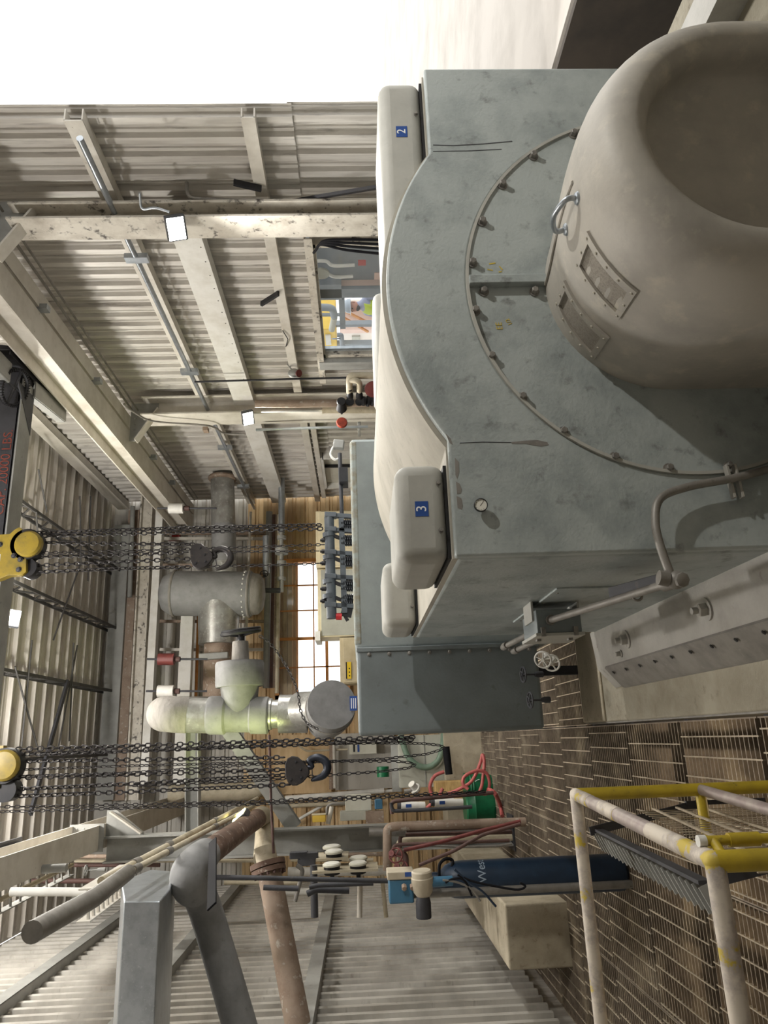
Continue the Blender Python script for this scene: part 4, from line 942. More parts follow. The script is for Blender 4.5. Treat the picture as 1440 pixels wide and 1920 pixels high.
# traced steam-trap line
pipe('trap_line', 'galvanised pipe entering from the right wall above the far window', [W(528, 890, Y=14.6), W(528, 1000, Y=14.6)], .065, 'galv')
t = thing('trap_valves', 'string of grey valves hanging right of the drum outlet', 'valve', W(530, 1050, Y=14.4))
part('run', MB().cyl(W(528, 998, Y=14.4), W(528, 1110, Y=14.4), .04), 'steel_grey', t)
for y, r in ((1008, .09), (1030, .13), (1036, .13), (1055, .09), (1085, .08)): part('flange', MB().cyl(W(528, y-3, Y=14.4), W(528, y+3, Y=14.4), r, seg=16), 'steel_grey', t)
part('drain_leg', MB().cyl(W(494, 1107, Y=14.4), W(526, 1107, Y=14.4), .05), 'steel_dark', t)
part('sight_pipe', MB().cyl(W(499, 1005, Y=14.4), W(499, 1075, Y=14.4), .065, seg=16), 'galv', t)
handwheel('small_valve', 'little black handwheel at the lower end of the drum', W(495, 1076, Y=14.2), V((.3, -1, 0)), .075, 'steel_black', spokes=4, stem=-.1)
t = thing('alarm_box', 'red fire alarm horn on a far wall post', 'alarm', W(327, 1007, Y=15.9)); p = W(327, 1007, Y=15.9)
part('base', MB().box(p-V((.09, .03, .14)), p+V((.09, .03, .12))), 'maroon', t, bevel=.01); part('horn', MB().box(p+V((-.06, -.09, -.12)), p+V((.06, -.03, .04))), 'red', t, bevel=.01); part('strobe', MB().box(p+V((-.03, -.07, .05)), p+V((.03, -.03, .09))), 'white_paint', t)
# cream cabinets in front of the window
def cabinet(name, label, x0, x1, y0, y1, z1, mt, doors=2, panel=None, z0=0.0):
    t = thing(name, label, 'cabinet', ((x0+x1)/2, (y0+y1)/2, z0))
    part('carcass', MB().box((x0, y0, z0), (x1, y1, z1)), mt, t, bevel=.01)
    n = doors
    for i in range(n):
        a = x0+(x1-x0)*i/n+.02; b = x0+(x1-x0)*(i+1)/n-.02
        d = part('door', MB().box((a, y0-.02, z0+.1), (b, y0, z1-.06)), panel or mt, t, bevel=.004)
        part('handle', MB().box((b-.06, y0-.05, z0+(z1-z0)*.55), (b-.04, y0-.02, z0+(z1-z0)*.55+.14)), 'steel_dark', d)
    return t
cabinet('control_cabinet', 'cream control cabinet right of the spring rack', 2.95, 4.0, 13.0, 13.6, 2.72, 'cabinet_cream', 3)
t = cabinet('control_cabinet', 'cream-framed cabinet with grey panels left of the plain cream one', 1.72, 2.92, 13.0, 13.6, 2.70, 'cabinet_cream', 2, 'cabinet_grey')
part('top_cap', MB().box((1.66, 12.95, 2.66), (1.82, 13.6, 2.75)), 'white_paint', t)
t = cabinet('fuse_cabinet', 'yellow-tan cabinet under the window with a warning sticker', .92, 1.70, 13.0, 13.5, 2.33, 'tan_panel', 1)
st = W(654, 1257, Y=12.97); s = part('warning_sticker', MB().box(st-V((.14, .012, .04)), st+V((.14, -.002, .05))), 'sticker_yellow', t)
part('sticker_band', MB().box(st+V((-.14, -.014, .03)), st+V((.14, -.012, .05))), 'black', s)
for k in range(3): part('sticker_mark', MB().lathe([(.012, 0), (.012, .003)], st+V((-.09+.06*k, -.012, -.01)), -YA, 8), 'black', s)
# ================================================================== LEFT COLUMN AND BRACING
lc = column('riveted_column', 'grey riveted steel column carrying the left runway beam', 10.7, 11.0, -1.42, -1.10, 5.4, 'steel_grey', None)
part('bracket_plate', MB().prism([(0, 0), (.34, 0), (.34, -.12), (.05, -.5), (0, -.5)], (-1.12, 10.82, 5.42), XA, ZA, YA, .02), 'steel_grey', lc)
part('bracket_strap', MB().bar((-.80, 10.8, 5.36), (-1.08, 10.8, 4.94), .14, .02, up=XA), 'steel_cream', lc)
part('splice_plate', MB().box((-1.26, 10.55, 5.36), (-.92, 10.57, 5.8)), 'steel_grey', lc)
for i in range(4): part('rivet', MB().lathe([(.02, 0), (.012, .014)], (-1.14, 10.55, 5.44+i*.09), -YA, 8), 'steel_grey', lc); part('rivet', MB().lathe([(.02, 0), (.012, .014)], (-.98, 10.55, 5.44+i*.09), -YA, 8), 'steel_grey', lc)
a, b = W(362, 1372, Y=11.0), W(362, 1560, Y=11.0)
one('tie_beam', MB().ibeam(a, b, 24*mpp(a), .2, .012, .012), 'steel_grey', 'short grey tie beam running from the column toward the steam line', 'beam')
a, b = W(420, 1355, Y=11.1), W(553, 1552, Y=11.1)
one('diagonal_brace', MB().ibeam(a, b, .2, .2, .012, .012, up=YA), 'steel_grey', 'grey diagonal brace climbing from the column behind the low hook block', 'brace')
pipe('bare_pipe', 'fat cream pipe with a rust stain behind the diagonal brace', [W(318, 1488, Y=15.5), W(470, 1484, Y=15.5), W(500, 1470, Y=15.5)], .17, 'cream_pipe')
for k, (pts, r, mt, lb) in enumerate([
    ([(545, 1545), (640, 1490), (740, 1482)], .03, 'white_paint', 'white conduit curving along the brown wall to the grey panel'),
    ([(535, 1497), (640, 1489), (720, 1482)], .05, 'white_paint', 'fat whitish pipe across the lower brown wall'),
    ([(545, 1511), (650, 1506), (700, 1505)], .04, 'cream_pipe', 'cream pipe meeting the grey meter cabinet'),
    ([(560, 1398), (575, 1409), (600, 1407), (652, 1405)], .02, 'cream_pipe', 'thin conduit bending to the white fuse box'),
    ([(622, 1392), (622, 1480)], .05, 'rust_light', 'brownish strip pipe left of the pale panels'),
    ([(626, 1395), (628, 1478)], .035, 'steel_cream', 'cream strip pipe beside the brownish one')]):
    pipe('low_wall_pipe', lb, [W(x, y, Y=15.8-.03*k) for x, y in pts], r, mt, rad=.2, group='pipes low on the far wall')
# pale sheet panels and grey cabinet at floor level
def panel_px(name, label, cat, x0, x1, y0, y1, Y, th, mt, bevel=0):
    a, b = W(x0, y1, Y=Y), W(x1, y0, Y=Y); return one(name, MB().box((min(a.x, b.x), Y, min(a.z, b.z)), (max(a.x, b.x), Y+th, max(a.z, b.z))), mt, label, cat, bevel=bevel)
panel_px('brown_boarding', 'brown weathered boarding behind the low hook block', 'panel', 520, 620, 1375, 1490, 15.95, .05, 'siding_far')
panel_px('pale_sheet', 'pale grey metal sheet right of the green plate', 'panel', 629, 738, 1372, 1482, 15.95, .06, 'siding_plain')
panel_px('trim_strip', 'narrow grey trim strip edging the grey cabinet top', 'trim', 736, 750, 1385, 1485, 13.5, .05, 'steel_grey')
t = thing('grey_cabinet', 'large plain grey cabinet with a hose hanging on it', 'cabinet', W(845, 1430, Y=13.2))
a, b = W(750, 1478, Y=13.2), W(842, 1376, Y=13.2)
part('carcass', MB().box((a.x, 13.2, b.z-.05), (b.x, 13.7, a.z)), 'cabinet_grey', t, bevel=.01); part('door_line', MB().box((a.x, 13.19, (a.z+b.z)/2-.006), (b.x, 13.2, (a.z+b.z)/2+.006)), 'steel_grey', t)
a, b = W(842, 1570, Y=13.0), W(918, 1370, Y=13.0)
one('low_wall', MB().box((a.x, 13.0, -.02), (b.x+.4, 13.8, a.z)), 'concrete_lt', 'low cream plastered wall at the floor behind the buckets', 'wall', bevel=.01)
t = thing('fuse_box', 'white wall fuse box with small stickers above the low hook block', 'box', W(680, 1404, Y=15.6)); a, b = W(655, 1415, Y=15.6), W(706, 1392, Y=15.6)
part('case', MB().box((a.x, 15.6, b.z), (b.x, 15.95, a.z)), 'cabinet_lt', t, bevel=.01)
for k, m_ in enumerate(('black', 'sticker_blue')): p = W(664+k*8, 1403, Y=15.6); part('sticker', MB().box(p-V((.07, .004, .02)), p+V((.07, .0, .02))), m_, t)
one('hung_hose', MB().tube(smooth([W(752, 1376, Y=13.1), W(756, 1395, Y=13.1), W(766, 1420, Y=13.1), W(785, 1436, Y=13.1), W(805, 1438, Y=13.1), W(822, 1425, Y=13.1), W(830, 1400, Y=13.1), W(832, 1372, Y=13.1)], 6), .05, 12), 'hose_green', 'pale green hose sagging in a loop on the grey cabinet', 'hose')
one('rubber_sleeve', MB().cyl(W(836, 1400, Y=12.8), W(842, 1452, Y=12.8), .06), 'rubber', 'black rubber sleeve lying at the foot of the grey cabinet', 'sleeve')
p = W(718, 1447, Y=12.9); t = one('green_plate', MB().lathe([(.1, 0), (.1, .16), (.085, .16), (.085, .02)], p-XA*.08, XA, 20), 'green', 'small green bucket hung on its side near the pale sheet', 'bucket')
# buckets, crate, hose at the floor
t = thing('green_barrel', 'dark green plastic barrel standing by the low cream wall', 'barrel', W(932, 1513, Z=.02)); p = W(925, 1513, Z=0.0); p.z = 0.0; k_ = mpp(p)
part('body', MB().lathe([(.24, 0), (.26, .05), (.26, .28), (.27, .3), (.26, .32), (.26, .42), (.24, .44)], p, ZA, 26), 'green', t)
t = thing('green_bucket', 'ribbed bright green bucket behind the dark green barrel', 'bucket', W(905, 1473, Y=12.3)); p = W(905, 1473, Y=12.3)
part('body', MB().lathe([(.16, 0), (.19, .28), (.2, .29), (.19, .31), (.2, .33), (.19, .35), (.2, .37), (.2, .42)], V((p.x, p.y, 0)), ZA, 24), 'green', t)
part('handle', MB().torus(V((p.x, p.y-.17, .2)), YA, .1, .006, 16, 6, pi, 2*pi), 'white_paint', t)
p = W(835, 1480, Y=12.6); one('wooden_crate', MB().box((p.x-.16, 12.6, 0), (p.x+.12, 12.9, p.z+.16)), 'wood', 'small tan wooden crate under the red hose', 'crate', bevel=.01)
HP = [(833, 1447), (815, 1455), (806, 1475), (812, 1492), (824, 1490), (830, 1478)]
one('red_hose', MB().tube(smooth([W(x, y, Y=12.4) for x, y in HP], 6), .028, 10), 'hose_red', 'red hose curled over the wooden crate', 'hose')
HP = [(800, 1515), (826, 1495), (860, 1480), (885, 1464), (900, 1432), (905, 1415), (908, 1432), (904, 1470), (900, 1485), (912, 1488), (918, 1470), (912, 1450), (895, 1445), (872, 1455), (868, 1470), (878, 1480)]
one('red_hose', MB().tube(smooth([W(x, y, Y=11.4-.02*i) for i, (x, y) in enumerate(HP)], 6), .024, 10), 'hose_red', 'long red hose tangled around the green bucket', 'hose')
one('pink_hose', MB().tube(smooth([W(916, 1480, Y=11.2), W(928, 1488, Y=11.0), W(938, 1510, Z=.03), W(942, 1530, Z=.03)], 6), .03, 10), 'hose_red', 'pale red hose end running onto the grating', 'hose')
# ================================================================== LEFT PIPEWORK
def pp(name, label, pts, r, mt, Y, cat='pipe', rad=None, group=None): return pipe(name, label, [W(p[0], p[1], Y=p[2] if len(p) > 2 else Y) for p in pts], r, mt, cat, rad, group)
pp('riser_pipe', 'big brown riser pipe with a wide bend near the floor at left', [(985, 1541), (745, 1549), (726, 1552), (726, 1632)], .052, 'rust_light', 9.6, rad=.22)
pp('maroon_pipe', 'dark maroon pipe right beside the big brown riser', [(965, 1547), (762, 1556)], .03, 'rust_dark', 9.8)
pp('grey_flanged_pipe', 'short grey pipe stub beneath the riser bend', [(692, 1560), (760, 1560)], .05, 'conduit', 9.8)
pp('brown_pipe', 'middle brown pipe between riser and pale wall', [(960, 1560), (770, 1565), (750, 1566), (750, 1590)], .024, 'rust_dark', 9.9)
pp('pale_pipe', 'pale beige pipe behind the crossing maroon lines', [(960, 1570), (765, 1576), (748, 1578), (748, 1620)], .04, 'cream_pipe', 10.1)
pp('thin_maroon_pipe', 'thin maroon line bending into the red valve cluster', [(955, 1576), (760, 1583), (738, 1585), (736, 1602)], .02, 'rust_dark', 9.4)
pp('slanted_hose', 'maroon hose slanting up from the red valve cluster', [(757, 1594), (830, 1578), (905, 1557), (976, 1540)], .022, 'maroon', 9.2)
pp('slanted_hose', 'lower brown hose slanting from the little brass valve', [(786, 1622), (850, 1596), (905, 1565), (976, 1545)], .02, 'rust_dark', 9.1)
pp('grey_curve_pipe', 'thin grey pipe low along the pale wall', [(960, 1582), (930, 1587), (860, 1588), (800, 1585)], .014, 'conduit', 9.5)
for k, (x, y) in enumerate(((742, 1604), (752, 1628))):
    handwheel('red_handwheel', ['upper red handwheel of the pipe cluster by the gas cylinder', 'lower red handwheel of the pipe cluster by the gas cylinder'][k], W(x, y, Y=9.0), V((.25, -.8, .3)), .075, 'maroon', 'red handwheels of the left pipework', stem=.16)
pp('valve_manifold', 'short brown manifold pipe joining the red handwheels', [(738, 1600), (760, 1600), (762, 1640)], .035, 'rust_dark', 9.25)
pp('drip_frame', 'dark pipe frame above the white filter cylinders', [(735, 1526), (733, 1503), (760, 1500), (925, 1486)], .024, 'rust_dark', 9.7)
pp('drip_frame', 'dark pipe frame below the white filter cylinders', [(733, 1505), (736, 1521), (800, 1518), (885, 1513)], .022, 'steel_dark', 9.6)
for k, (x0, x1, y) in enumerate(((752, 797, 1511), (815, 868, 1505), (812, 850, 1500))):
    t = thing('filter_cylinder', ['upper white filter cylinder with blue print', 'lower white filter cylinder, nearer the floor', 'white filter cylinder tucked behind the lower one'][k], 'filter', W(x1, y, Y=10.0+.15*k), 'white filter cylinders'); Yk = 10.0+.15*k
    part('barrel', MB().cyl(W(x0, y, Y=Yk), W(x1, y, Y=Yk), .05, seg=18), 'white_paint', t); part('cap', MB().cyl(W(x0-7, y, Y=Yk), W(x0, y, Y=Yk), .04, seg=14), 'steel_dark', t)
    q_ = W(x0+12, y, Y=Yk-.052); part('print', MB().box(q_-V((.02, .002, .05)), q_+V((.02, .002, .02))), 'sticker_blue', t)
p = W(672, 1505, Y=10.4); one('meter_cabinet', MB().box((p.x-.1, 10.4, p.z-.17), (p.x+.09, 10.65, p.z+.17)), 'cabinet_lt', 'grey meter cabinet standing out beside the left column', 'box', bevel=.008)
p = W(710, 1508, Y=10.2); one('pressure_switch', MB().box((p.x-.06, 10.2, p.z-.05), (p.x+.06, 10.32, p.z+.05)), 'inst_blue', 'small blue pressure switch below the meter cabinet', 'switch', bevel=.01)
p = W(664, 1529, Y=10.3); one('wire_trough', MB().box((p.x-.06, 10.3, p.z-.18), (p.x+.05, 10.5, p.z+.18)), 'cabinet_grey', 'long grey wire trough at the column foot', 'trough', bevel=.006)
p = W(702, 1532, Y=10.2); one('rusty_plate', MB().box((p.x-.07, 10.2, p.z-.12), (p.x+.07, 10.3, p.z+.11)), 'rust_light', 'rust-brown steel plate at the bottom of the wire trough', 'plate')
p = W(599, 1534, Y=10.4); t = thing('yellow_box', 'small pale yellow box on the column bracket', 'box', p); part('case', MB().box(p-V((.045, .05, .08)), p+V((.04, .05, .09))), 'yellow_eq', t, bevel=.008); part('lid', MB().box(p+V((.04, -.055, -.085)), p+V((.055, .055, .095))), 'cabinet_cream', t, bevel=.004)
pp('cream_support', 'cream angle post above the grey wire trough', [(615, 1545), (622, 1512)], .03, 'steel_cream', 10.5)
pp('grey_hose_arc', 'grey hose arching out of the yellow box', [(613, 1528), (613, 1512), (622, 1507), (650, 1506)], .018, 'conduit', 10.5, rad=.1)
p = W(780, 1480, Y=11.0); t = thing('pipe_flange', 'grey flanged valve above the filter cylinders', 'valve', p); part('disc', MB().lathe([(.075, 0), (.075, .03)], p, V((.6, -.5, .5)), 18).lathe([(.05, .03), (.05, .12)], p, V((.6, -.5, .5)), 14), 'steel_white', t); part('pipe', MB().cyl(p-V((0, 0, .05)), W(758, 1484, Y=11.0), .03), 'conduit', t)
# dial gauges
for k, (x, y, Yk) in enumerate(((622, 1589, 9.6), (626, 1598, 9.3), (622, 1622, 9.0), (671, 1620, 9.0), (672, 1610, 9.35))):
    lb = ['hindmost dial gauge of the upper bracket pair', 'front dial gauge of the upper bracket pair', 'dial gauge alone on the lower left bracket', 'front dial gauge of the lower pair', 'rear dial gauge of the lower pair'][k]
    p = W(x, y, Y=Yk); t = thing('dial_gauge', lb+', black case with pale rim', 'gauge', p, 'dial gauges of the left pipework'); ax = V((1, -.07, .03)); R_ = 16.5*mpp(p)
    part('case', MB().lathe([(R_*.9, -.09), (R_*.92, .0)], p, ax, 24), 'steel_black', t); part('bezel', MB().lathe([(R_*1.04, -.005), (R_*1.04, .012), (R_*.9, .022)], p, ax, 24), 'cabinet_lt', t); part('face', MB().lathe([(R_*.88, .02), (R_*.88, .024)], p, ax, 24), 'white_dial', t); part('stem', MB().cyl(p-ax.normalized()*.09, p-ax.normalized()*.2, .025, seg=10), 'steel_black', t)
for k, (x, y, Yk) in enumerate(((624, 1605, 9.45), (648, 1627, 9.15))):
    p = W(x, y, Y=Yk); one('gauge_bracket', MB().box(p-V((.012, .25, .18 if k == 0 else .36)), p+V((.012, .25, .18 if k == 0 else .36))), 'cream_pipe', ['cream bracket plate under the upper gauges', 'cream bracket plate under the lower gauges'][k], 'bracket')
for k, (x, y) in enumerate(((560, 1603), (580, 1604), (575, 1616))):
    p = W(x, y, Y=9.3); one('dark_switch', MB().box(p-V((.035, .06, .1)), p+V((.035, .06, .1))), 'steel_dark', ['upper dark switch box left of the gauges', 'middle dark switch box beside the gauges', 'lowest dark switch box beneath the gauges'][k], 'switch', 'dark switch boxes', bevel=.006)
# big rusty pipe with lagged bend
XR = -.9
t = thing('rusty_pipe', 'big scaly rusty pipe slanting toward the viewer, ending in a grey lagged bend', 'pipe', W(430, 1570, X=XR))
P_ = [W(490, 1530, X=XR), W(455, 1553, X=XR), W(392, 1598, X=XR), W(378, 1607, X=XR)]
part('pipe_run', MB().tube(P_, .115, 22), 'rust', t)
bd = [W(384, 1603, X=XR), W(366, 1618, X=XR), W(352, 1638, X=-.95), W(356, 1662, X=-1.05), W(385, 1705, X=-1.3), V((-2.6, W(385, 1705, X=-1.3).y+.1, 2.9))]
part('lagged_bend', MB().tube(smooth(bd, 6), .135, 24), 'insul', t)
part('far_bend', MB().tube(smooth([W(482, 1535, X=XR), W(492, 1530, X=XR), W(497, 1540, X=-1.0), W(496, 1566, X=-1.12), W(494, 1610, X=-1.3)], 6), .12, 20), 'cream_pipe', t)
t = thing('flange_joint', 'bolted rust-brown pipe flange at the left edge with paint-flaked pipe', 'flange', W(503, 1620, Y=8.4)); c = W(503, 1626, Y=8.4); ax = V((-1, -.25, -.25)); kk = mpp(c)
part('flange', MB().lathe([(.08, -.05), (33*kk, -.05), (33*kk, 0)], c, ax, 30), 'rust', t); part('flange', MB().lathe([(32*kk, .01), (32*kk, .055), (.1, .055)], c, ax, 30), 'rust', t)
a, u, w = frame(ax)
for k in range(14): th = 2*pi*k/14; part('bolt', MB().hexbolt(c+ax.normalized()*.055+(u*cos(th)+w*sin(th))*28*kk, ax, .016, .03, False), 'rust_dark', t)
part('pipe', MB().cyl(c+ax.normalized()*.05, c+ax.normalized()*1.5, 22*kk, seg=24), 'rust_light', t); part('neck', MB().cyl(c-ax.normalized()*.05, c-ax.normalized()*.2, 20*kk, seg=24), 'cream_pipe', t)
XQ = -.78
for k, (d0, r) in enumerate(((0, .026), (11, .023))):
    t = thing('long_conduit', ['upper of two long cream conduits slanting up from the left edge', 'lower of two long cream conduits slanting up from the left edge'][k], 'conduit', W(350, 1565, X=XQ), 'slanting cream conduits')
    part('tube', MB().cyl(W(482, 1497+d0, X=XQ), W(190, 1652+d0, X=XQ), r), 'cream_pipe', t)
    for x, y in ((403, 1539), (316, 1585), (255, 1618)): p0 = W(x, y+d0, X=XQ); dd = (W(190, 1652+d0, X=XQ)-p0).normalized(); part('coupling', MB().cyl(p0-dd*.06, p0+dd*.06, r*1.3), 'conduit', t)
part('conduit_body', MB().tube([W(240, 1636, X=XQ), W(222, 1650, X=XQ), W(205, 1662, X=XQ), W(176, 1684, X=XQ), W(60, 1748, X=XQ)], .05, 14), 'conduit', t, label='thick cast conduit body at the lower end')
p = W(282, 1660, X=-1.0); t = thing('sheet_duct', 'faceted grey sheet-metal box beside the lagged bend', 'duct', p)
part('body', MB().rings([[W(x, y, X=-1.0)+V(d) for x, y in [(228, 1652), (283, 1630), (330, 1634), (318, 1668), (300, 1690), (232, 1690)]] for d in ((0, 0, 0), (-1.6, 0, 0))]), 'galv', t, bevel=.01)
one('hanger_strap', MB().bar(W(399, 1576, X=-.72), W(397, 1700, X=-.98), .07, .012, up=YA), 'rubber', 'black flat hanger strap across the rusty pipe', 'strap')
pp('hanger_rod', 'long dark hanger rod crossing in front of the brace and column', [(505, 1378), (508, 1500), (513, 1600)], .013, 'rust_dark', 7.9)
pp('dark_riser', 'long dark upright pipe close to the left frame edge', [(395, 1645), (480, 1646), (740, 1652), (1085, 1650)], .022, 'steel_dark', 7.6)
pp('dark_riser', 'second dark pipe with tapered fitting left of the gauges', [(580, 1664), (596, 1660), (700, 1656)], .022, 'steel_dark', 7.8)
pp('dark_riser', 'third dark pipe at the very frame edge', [(576, 1676), (592, 1668), (655, 1670)], .03, 'steel_dark', 7.9)
pp('grey_offset', 'grey pipe jogging sideways between flange and gauges', [(556, 1622), (568, 1630), (562, 1655), (553, 1690)], .022, 'conduit', 8.2, rad=.08)
pp('black_tube', 'short black tube below the flange', [(494, 1664), (560, 1666)], .025, 'steel_dark', 7.9)
for k, (x0, x1, y, mt, lb) in enumerate(((700, 545, 1612, 'cream_pipe', 'cream rail pipe behind the lower gauges'), (718, 650, 1602, 'rust_light', 'brown rail pipe right of the gauges'), (725, 660, 1626, 'cream_pipe', 'cream rail pipe below the lower gauge pair'), (730, 540, 1634, 'siding_plain', 'wide pale rail behind the dark risers'))):
    pp('rail_pipe', lb, [(x0, y), (x1, y)], .022 if k < 3 else .05, mt, 10.0)
pp('cream_post', 'cream upright strut below the front dial gauges', [(676, 1628), (674, 1720)], .03, 'steel_cream', 9.3)
pp('cream_post', 'slim cream strut next to the blue instrument box', [(716, 1640), (724, 1720)], .024, 'cream_pipe', 9.3)
pp('dark_mount', 'dark square mount post left of the gauge brackets', [(588, 1622), (590, 1720)], .04, 'steel_dark', 9.0)
for k, (x0, x1, y, r_, mt_, lb_) in enumerate(((130, 500, 1606, .03, 'rust_light', 'brown wall pipe nearest the runway beam at the left edge'), (140, 480, 1614, .025, 'cream_pipe', 'cream wall pipe beside the brown one at the left edge'), (90, 300, 1622, .03, 'rust_dark', 'dark wall pipe under the cable tray at the left edge'), (60, 260, 1652, .035, 'rust_dark', 'low dark wall pipe by the little grey valve'), (420, 560, 1655, .03, 'cream_pipe', 'cream wall pipe behind the bolted flange'), (530, 640, 1672, .05, 'steel_white', 'short white wall pipe behind the dark risers'))):
    pp('edge_pipe', lb_, [(x0, y), (x1, y)], r_, mt_, 12.2+.1*k, group='wall pipes at the left edge')
pp('white_riser', 'white upright pipe at the upper left corner of the frame', [(20, 1672), (120, 1672), (200, 1674)], .036, 'steel_white', 7.2)
handwheel('little_valve', 'small grey valve among the cable trays at the upper left', W(161, 1632, Y=8.6), V((0, 0, 1)), .05, 'steel_grey', stem=-.2)
for k, (p0, p1) in enumerate((((-10, 1672), (135, 1606)), ((160, 1668), (235, 1622)))):
    t = thing('cable_tray', ['grey cable tray with straps under the left runway beam', 'cream cable tray with tie wires by the slanting conduits'][k], 'cable tray', W(*p0, X=-1.3))
    X_ = -1.35 if k == 0 else -1.0
    a, b = W(*p0, X=X_), W(*p1, X=X_)
    part('rail', MB().bar(a, b, .012, .1), ['steel_grey', 'steel_cream'][k], t); part('rail', MB().bar(a+V((-.22, 0, 0)), b+V((-.22, 0, 0)), .012, .1), ['steel_grey', 'steel_cream'][k], t)
    for i in range(9): m_ = a.lerp(b, (i+.5)/9); part('rung', MB().bar(m_, m_+V((-.22, 0, -.02)), .03, .015), ['steel_grey', 'steel_cream'][k], t)
    part('cable', MB().tube([a+V((-.1, 0, -.01)), b+V((-.1, 0, -.01))], .03, 8), 'cream_pipe', t)
pp('stay_angle', 'grey angle stay crossing below the cable tray', [(0, 1634), (125, 1627)], .045, 'steel_grey', 8.8)
a = W(600, 1600, X=-1.8)
one('left_low_wall', MB().box((-2.2, 8.2, -.02), (-1.62, 12.9, .62)), 'concrete_lt', 'rough pale concrete wall low behind the gas cylinder', 'wall', bevel=.02)
# ================================================================== GAS CYLINDER
gb = V((-1.045, 6.24, 0)); t = thing('gas_cylinder', 'tall dark blue gas cylinder standing on the grating by the yellow railing', 'gas cylinder', gb)
part('bottle', MB().lathe([(.10, .005), (.128, .03), (.132, .06), (.132, 1.27), (.126, 1.33), (.105, 1.385), (.07, 1.42), (.055, 1.45)], gb, ZA, 36), 'gas_blue', t)
part('neck_ring', MB().lathe([(.06, 1.43), (.06, 1.48), (.048, 1.5)], gb, ZA, 24), 'gas_blue', t)
part('valve_cap', MB().lathe([(.05, 1.48), (.052, 1.6), (.046, 1.65), (.02, 1.67)], gb, ZA, 22), 'gas_blue', t)
part('cap_slot', MB().box(gb+V((.02, -.055, 1.57)), gb+V((.055, -.02, 1.63))), 'black', t)
hd = part('carry_handle', MB().tube(smooth([gb+V((.04, -.06, 1.44)), gb+V((.12, -.06, 1.43)), gb+V((.155, -.05, 1.38)), gb+V((.14, -.04, 1.33)), gb+V((.1, -.06, 1.34))]), .012, 8), 'rubber', t)
c = bpy.data.curves.new('tmp', 'FONT'); c.body = 'West'; c.size = .088; c.align_x = 'CENTER'; c.align_y = 'CENTER'; c.extrude = .0
o_ = bpy.data.objects.new('tmp', c); COL.objects.link(o_); me = bpy.data.meshes.new_from_object(o_.evaluated_get(bpy.context.evaluated_depsgraph_get())); bpy.data.objects.remove(o_); bpy.data.curves.remove(c)
bm = bmesh.new(); bm.from_mesh(me); bmesh.ops.triangulate(bm, faces=bm.faces)
for _ in range(3): bmesh.ops.subdivide_edges(bm, edges=[e for e in bm.edges if abs(e.verts[0].co.x-e.verts[1].co.x) > .012], cuts=1); bmesh.ops.triangulate(bm, faces=bm.faces)
for v in bm.verts:
    th = v.co.x/.1325+RAD(38); v.co = gb+V((.1328*sin(th), -.1328*cos(th), 1.12+v.co.y))
bm.to_mesh(me); bm.free(); me.materials.clear(); me.materials.append(MATS['text_grey']); link(bpy.data.objects.new('lettering', me), t)
for k, (pts, mt) in enumerate([([(852, 1630), (880, 1655), (905, 1672), (930, 1700)], 'gas_blue'), ([(858, 1640), (885, 1652), (930, 1662), (970, 1668), (985, 1662), (975, 1655)], 'rubber'), ([(830, 1650), (860, 1655), (885, 1668), (900, 1690)], 'conduit'), ([(835, 1655), (850, 1648), (870, 1650), (885, 1680)], 'rubber')]):
    one('instrument_hose', MB().tube(smooth([W(x, y, Y=5.9) for x, y in pts], 6), .008, 8), mt, ['blue-grey hose slanting across the gas cylinder', 'thin black hose looping beside the gas cylinder', 'grey cable leaving the round beige transmitter', 'thin dark wire beneath the round beige transmitter'][k], 'hose', 'instrument hoses by the gas cylinder')
# blue positioner and round transmitter on a stand
p = W(752, 1655, Y=6.0); t = thing('positioner', 'blue instrument box with beige lid next to the gas cylinder top', 'instrument', V((p.x, 6.1, 0)))
part('case', MB().box((p.x-.14, 6.0, p.z-.09), (p.x+.02, 6.2, p.z+.09)), 'inst_blue', t, bevel=.012); part('lid', MB().box((p.x+.02, 5.99, p.z-.1), (p.x+.075, 6.21, p.z+.1)), 'inst_beige', t, bevel=.008); part('label_plate', MB().box((p.x+.04, 5.985, p.z-.08), (p.x+.07, 5.99, p.z-.03)), 'sticker_blue', t)
part('stand_post', MB().cyl((p.x-.1, 6.12, 0), (p.x-.1, 6.12, p.z-.08), .03), 'conduit', t)
for dz in (-.02, .04): part('gland_nut', MB().hexbolt((p.x-.02, 6.0, p.z-.06+dz), V((-.3, -1, 0)), .02, .05, False), 'rust_light', t)
p2 = W(792, 1655, Y=5.95); t = thing('transmitter', 'round beige transmitter head with grey neck below the blue instrument box', 'instrument', p2)
part('head', MB().lathe([(.04, -.1), (.07, -.06), (.075, -.01), (.08, 0), (.08, .035), (.074, .04), (.074, .075), (.066, .085)], p2, V((1, -.1, .05)), 26), 'inst_beige', t)
part('neck', MB().cyl(p2, p2+V((.0, .02, -.22)), .035), 'inst_blue', t); part('foot', MB().lathe([(.045, .0), (.055, .04), (.055, .14)], p2-V((.09, 0, 0)), V((-1, .1, 0)), 16), 'steel_dark', t); part('mount_arm', MB().bar(p2+V((-.1, .1, .05)), V((p.x-.1, 6.12, p.z-.02)), .03, .03), 'conduit', t)
